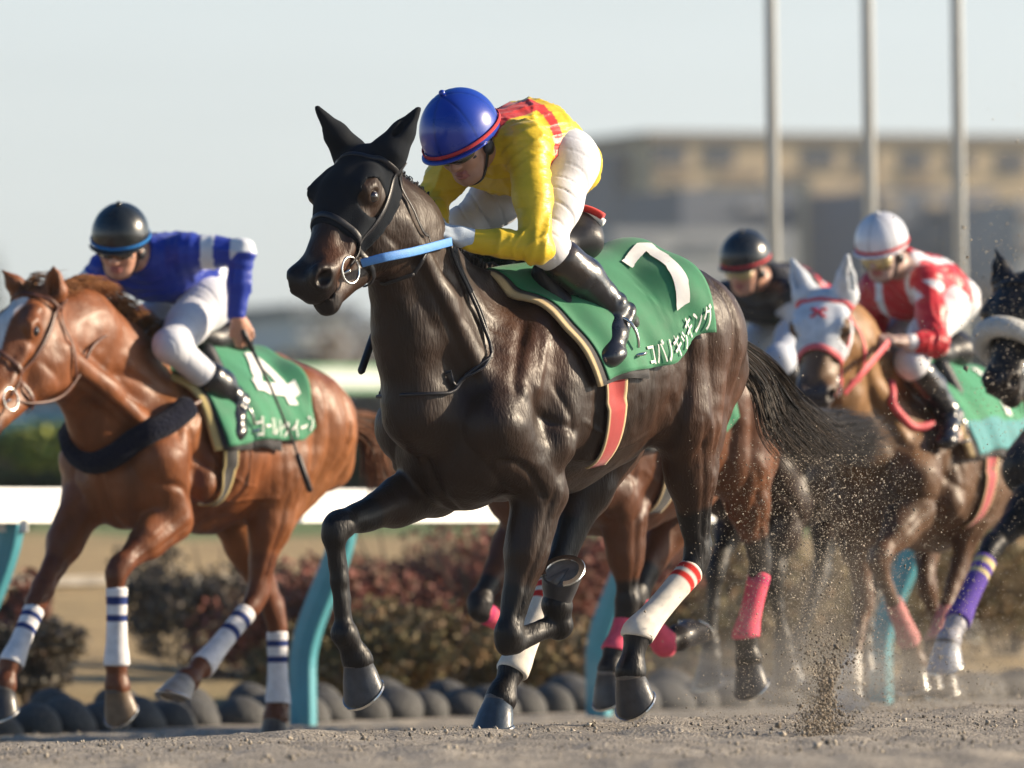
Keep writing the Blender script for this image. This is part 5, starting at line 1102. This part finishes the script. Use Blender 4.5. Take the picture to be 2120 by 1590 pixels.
for nm in ('FL', 'HL'): bandage(h4, nm, .5, 1.0, .037, (.5, .22, .22))
def shirt4(r, V):
    t = axis_t(r, V); c = np.tile(A((.50, .015, .025)), (len(V), 1)); wh = A((.66, .66, .70)); a, d = arm_t(r, V, 'L'); a2, d2 = arm_t(r, V, 'R'); arm = ((a > .12) & (d < .10)) | ((a2 > .12) & (d2 < .10)); y = V[:, 1]-r.chest[1]
    c[(np.abs(np.abs(y)-.095) < .022) & ~arm & (t > .2)] = wh; c[arm & (np.abs(a-.22) < .14) & (np.sin(V[:, 2]*60+V[:, 1]*40) > .1)] = wh; c[arm & (a > 1.8)] = wh; c[(t < .12) & ~arm] = wh; return c
r4 = Rider(h4, dict(label='jockey in red and white top and white helmet riding the white hooded horse', head=(1826, 520, .02), neck=(1872, 555, .02), pelvis=(1955, 622, 0), look=(0, 22, 2),
    armL=[(1918, 585, .17), (1938, 712, .29), (1878, 708, .22), (1846, 702, .18)], armR=[(1815, 600, -.17), (1805, 700, -.27), (1835, 718, -.10), (1858, 712, -.04)],
    legL=[(1955, 640, .13), (1885, 750, .20), (1970, 862, .26), (1998, 890, .25), (1955, 915, .31)], legR=[(1895, 650, -.13), (1828, 765, -.22), (1850, 875, -.26), (1870, 900, -.26), (1830, 925, -.3)],
    shirt=shirt4, helmet=(.62, .64, .70), band=(.55, .06, .07), lens='amber', gz=.014, skin=(.42, .30, .26), k=1.0, seed=5, pants=(.62, .62, .66)))
# ---------------- the black capped rider and his horse ----------------
h5 = Horse(dict(label='dark bay racehorse running behind the rump of the leader, mostly hidden', yaw=56, Z=40.4, W=(1580, 770), C=(1770, 785), scale=1.12,
    poll=(1455, 680, .02), muz=(1395, 880, .05), hy=0, hs=1.1,
    FL=[(1640, 1050, .18), (1600, 1200, .14), (1620, 1320, .14), (1625, 1360, .14), (1630, 1400, .14)], FR=[(1530, 1050, -.17), (1480, 1180, -.14), (1470, 1330, -.14), (1470, 1370, -.14), (1465, 1420, -.14)],
    HL=[(1800, 1010, .20), (1830, 1180, .15), (1790, 1300, .14), (1785, 1340, .14), (1780, 1390, .14)], HR=[(1720, 1020, -.16), (1700, 1190, -.12), (1650, 1330, -.12), (1640, 1370, -.12), (1630, 1430, -.12)],
    body=(.030, .016, .011), points=(.010, .009, .009), hoofc={}))
h5.finish(.0115); c5 = tack(h5, FR4, RE2, gc=(.3, .05, .06)); saddle(h5); bridle(h5, M['leather'])
def shirt5(r, V):
    t = axis_t(r, V); c = np.tile(A((.012, .012, .016)), (len(V), 1)); a, d = arm_t(r, V, 'L'); a2, d2 = arm_t(r, V, 'R'); arm = ((a > .15) & (d < .10)) | ((a2 > .15) & (d2 < .10)); c[arm] = (.55, .58, .64)
    z = (V-r.chest)[:, 2]; c[~arm & (t < .45)] = (.52, .02, .03); c[~arm & (np.abs(t-.18) < .06)] = (.62, .62, .66); c[~arm & (z < -.09) & (t > .35) & (t < .95)] = (.10, .11, .11); return c
r5 = Rider(h5, dict(label='jockey in black top with white sleeves, black helmet and amber goggles behind the leader', head=(1543, 552, .02), neck=(1590, 585, .02), pelvis=(1668, 630, 0), look=(2, 20, 3),
    armL=[(1640, 612, .17), (1680, 720, .26), (1600, 740, .12), (1575, 745, .06)], armR=[(1510, 615, -.17), (1485, 710, -.26), (1530, 740, -.12), (1555, 745, -.05)],
    legL=[(1675, 650, .13), (1612, 745, .20), (1700, 880, .26), (1725, 905, .25), (1680, 925, .31)], legR=[(1610, 655, -.13), (1540, 760, -.22), (1570, 880, -.26), (1590, 900, -.26), (1550, 920, -.3)],
    shirt=shirt5, helmet=(.018, .022, .026), band=(.50, .06, .07), lens='amber', gz=.006, k=.98, seed=6, pants=(.50, .54, .62)))
# ---------------- the dark horse at the right edge ----------------
h6 = Horse(dict(label='nearly black racehorse with white sheepskin noseband, cut off by the right edge', yaw=58, Z=37.2, W=(2275, 690), C=(2500, 700), scale=1.18,
    poll=(2108, 572, .03), muz=(2060, 805, .07), hy=-2, hs=1.2, nr=.14, ear=[(2150, 515, .2), (2060, 512, -.1)],
    FL=[(2300, 1040, .18), (2240, 1230, .15), (2260, 1380, .14), (2262, 1420, .14), (2262, 1480, .14)], FR=[(2160, 1020, -.17), (2050, 1135, -.14), (1978, 1292, -.14), (1962, 1330, -.14), (1955, 1385, -.14)],
    HL=[(2470, 980, .20), (2480, 1180, .15), (2420, 1320, .14), (2410, 1370, .14), (2405, 1430, .14)], HR=[(2380, 1000, -.16), (2290, 1200, -.12), (2230, 1340, -.12), (2220, 1380, -.12), (2210, 1440, -.12)],
    body=(.008, .008, .010), points=(.006, .007, .010), muzzle=(.02, .015, .013), hoofc={'FR': (.40, .42, .46)}, sock={'FR': (.3, .3, .34)}))
h6.finish(.0105); bridle(h6, M['leather'], nose=False); ring_bit(h6); tack(h6, FR4, RE2); saddle(h6)
Q = spline([h6.HD(*p) for p in [(.36, -.13, -.10), (.34, -.05, -.105), (.33, .03, -.075), (.325, .065, 0), (.33, .03, .075), (.34, -.05, .105), (.36, -.13, .10)]], 40); Q, N = h6.sdf.proj(Q, .035)
b = MB(); b.cur = (.60, .60, .57); b.tube(Q, [.030+.014*math.sin(math.pi*i/39) for i in range(40)], 14); b.build('sheepskin_noseband', M['fleece'], h6.root, col=True)
bandage(h6, 'FR', .14, .96, .041, (.10, .06, .30), [(.18, .25, (.6, .5, .25)), (.32, .38, (.6, .5, .25))])
# ---------------- flying sand ----------------
def grains(name, label, n, samp, size, seed, gc=(.40, .34, .26)):
    g = np.random.default_rng(seed); C = np.array([samp(g) for _ in range(n)]); s = size*np.exp(g.normal(0, .45, n)); o8 = A([(1, 0, 0), (-1, 0, 0), (0, 1, 0), (0, -1, 0), (0, 0, 1), (0, 0, -1)], )
    R_ = g.normal(size=(n, 3, 3)); R_ = np.linalg.qr(R_)[0]; V = C[:, None, :]+(o8[None]*g.uniform(.6, 1.2, (n, 6, 1)))@R_*s[:, None, None]
    f = A([(0, 2, 4), (2, 1, 4), (1, 3, 4), (3, 0, 4), (2, 0, 5), (1, 2, 5), (3, 1, 5), (0, 3, 5)]); Fq = (f[None]+6*np.arange(n)[:, None, None]).reshape(-1, 3); c = np.repeat(A(gc)*g.uniform(.25, 1.5, (n, 1)), 6, 0)
    return tag(mesh_np(name, V.reshape(-1, 3), Fq, M['grain'], None, c, smooth=False), label, kind='stuff')
M['grain'] = mat('sand_grain', attr=True, rough=.8)
def pxs(u, v, Z): p = at(u, v, Z); return (p.x, p.y, p.z)
def s1(g):
    t = g.random()**1.0; v = 1560-t*620; u = 1690+20*t+g.normal()*(16+80*t**1.1); return pxs(u, v, 28.6+t*1.5+g.normal()*.4)
def s2(g): t = g.beta(1.2, 2.0); return pxs(1500+g.random()*420+g.normal()*60, 1480-t*620, g.uniform(29.2, 34))
def s3(g): t = g.beta(1.1, 2.2); return pxs(1420+g.random()*700, 1500-t*1000, g.uniform(29, 35))
def s4(g): return pxs(g.normal(2080, 70), g.normal(680, 190), g.uniform(33, 37))
def s5(g): t = g.beta(1.1, 1.9); return pxs(1695+30*t+g.normal()*(22+12*math.sin(t*9)), 1560-t*260, 28.3+g.normal()*.2)
def s6(g): return pxs(1900+g.normal()*130, 1470-abs(g.normal())*110, g.uniform(33, 39))
grains('flying_sand', 'spray of sand grains thrown up behind the leading horse', 9000, s1, .0016, 81)
grains('flying_sand', 'loose cloud of sand grains hanging between the runners', 12000, s2, .0013, 82)
grains('flying_sand', 'scattered grains drifting high above the following horses', 6000, s3, .0013, 83)
grains('flying_sand', 'grains flying in front of the dark horse at the right edge', 1500, s4, .0022, 84)
grains('sand_clods', 'dark clods in the foot of the sand plume', 2800, s5, .0030, 85, (.20, .16, .115))
grains('flying_sand', 'grains kicked low around the hooves at the right', 6000, s6, .0020, 86)

def s7(g): u = g.uniform(-60, 2180); Z = g.uniform(24.5, 40); p = at(u, 1500, Z); return (p.x, p.y, gh(p.x, p.y)+g.uniform(-.004, .016))
grains('sand_crumbs', 'crumbs of sand scattered over the track surface', 6000, s7, .0042, 87, (.30, .26, .205))
def puff(name, label, c, r, dens, scale, seed):
    s = SDF(); s.ell((0, 0, 0), (1., 1., 1.)); V, Fq = s.mesh(.12); m = bpy.data.materials.new(name); m.use_nodes = True; t = m.node_tree; t.nodes.clear(); l = t.links.new
    o_ = t.nodes.new('ShaderNodeOutputMaterial'); pv = t.nodes.new('ShaderNodeVolumePrincipled'); tc_ = t.nodes.new('ShaderNodeTexCoord'); n = t.nodes.new('ShaderNodeTexNoise'); n.inputs['Scale'].default_value = scale; n.inputs['Detail'].default_value = 3; n.noise_dimensions = '4D'; n.inputs['W'].default_value = seed
    ln = t.nodes.new('ShaderNodeVectorMath'); ln.operation = 'LENGTH'; l(tc_.outputs['Object'], ln.inputs[0]); l(tc_.outputs['Object'], n.inputs['Vector'])
    a = t.nodes.new('ShaderNodeMapRange'); a.inputs['From Min'].default_value = 1.; a.inputs['From Max'].default_value = .15; l(ln.outputs['Value'], a.inputs['Value'])
    b_ = t.nodes.new('ShaderNodeMapRange'); b_.inputs['From Min'].default_value = .38; b_.inputs['From Max'].default_value = .68; l(n.outputs['Fac'], b_.inputs['Value'])
    mm = t.nodes.new('ShaderNodeMath'); mm.operation = 'MULTIPLY'; l(a.outputs[0], mm.inputs[0]); l(b_.outputs[0], mm.inputs[1]); m2 = t.nodes.new('ShaderNodeMath'); m2.operation = 'MULTIPLY'; l(mm.outputs[0], m2.inputs[0]); m2.inputs[1].default_value = dens
    l(m2.outputs[0], pv.inputs['Density']); pv.inputs['Color'].default_value = (.78, .72, .64, 1); pv.inputs['Anisotropy'].default_value = .3; l(pv.outputs[0], o_.inputs['Volume'])
    o = mesh_np(name, V, Fq, m); o.location = c; o.scale = r; return tag(o, label, kind='stuff')
puff('dust', 'thin dust rising behind the leading horse', pxs(1680, 1300, 34.6), (.50, 1.2, .48), .35, 2.2, 1.)
puff('dust', 'low dust around the hooves at the right', pxs(1880, 1400, 37.0), (1.5, 3.0, .26), .35, 2.6, 2.)
puff('dust', 'faint dust between the horse legs', pxs(1560, 1410, 36.0), (.8, 2.0, .20), .25, 2.6, 3.)
b = MB(); b.box((0, 330, 17.0), (900, 900, 44)); hm = bpy.data.materials.new('haze'); hm.use_nodes = True; hm.node_tree.nodes.clear()
ho_ = hm.node_tree.nodes.new('ShaderNodeOutputMaterial'); hv_ = hm.node_tree.nodes.new('ShaderNodeVolumePrincipled'); hv_.inputs['Color'].default_value = (.86, .90, .95, 1); hv_.inputs['Density'].default_value = .0002; hm.node_tree.links.new(hv_.outputs[0], ho_.inputs['Volume'])
hz = b.build('haze', hm, smooth=False); tag(hz, 'pale haze over the racecourse', kind='stuff')
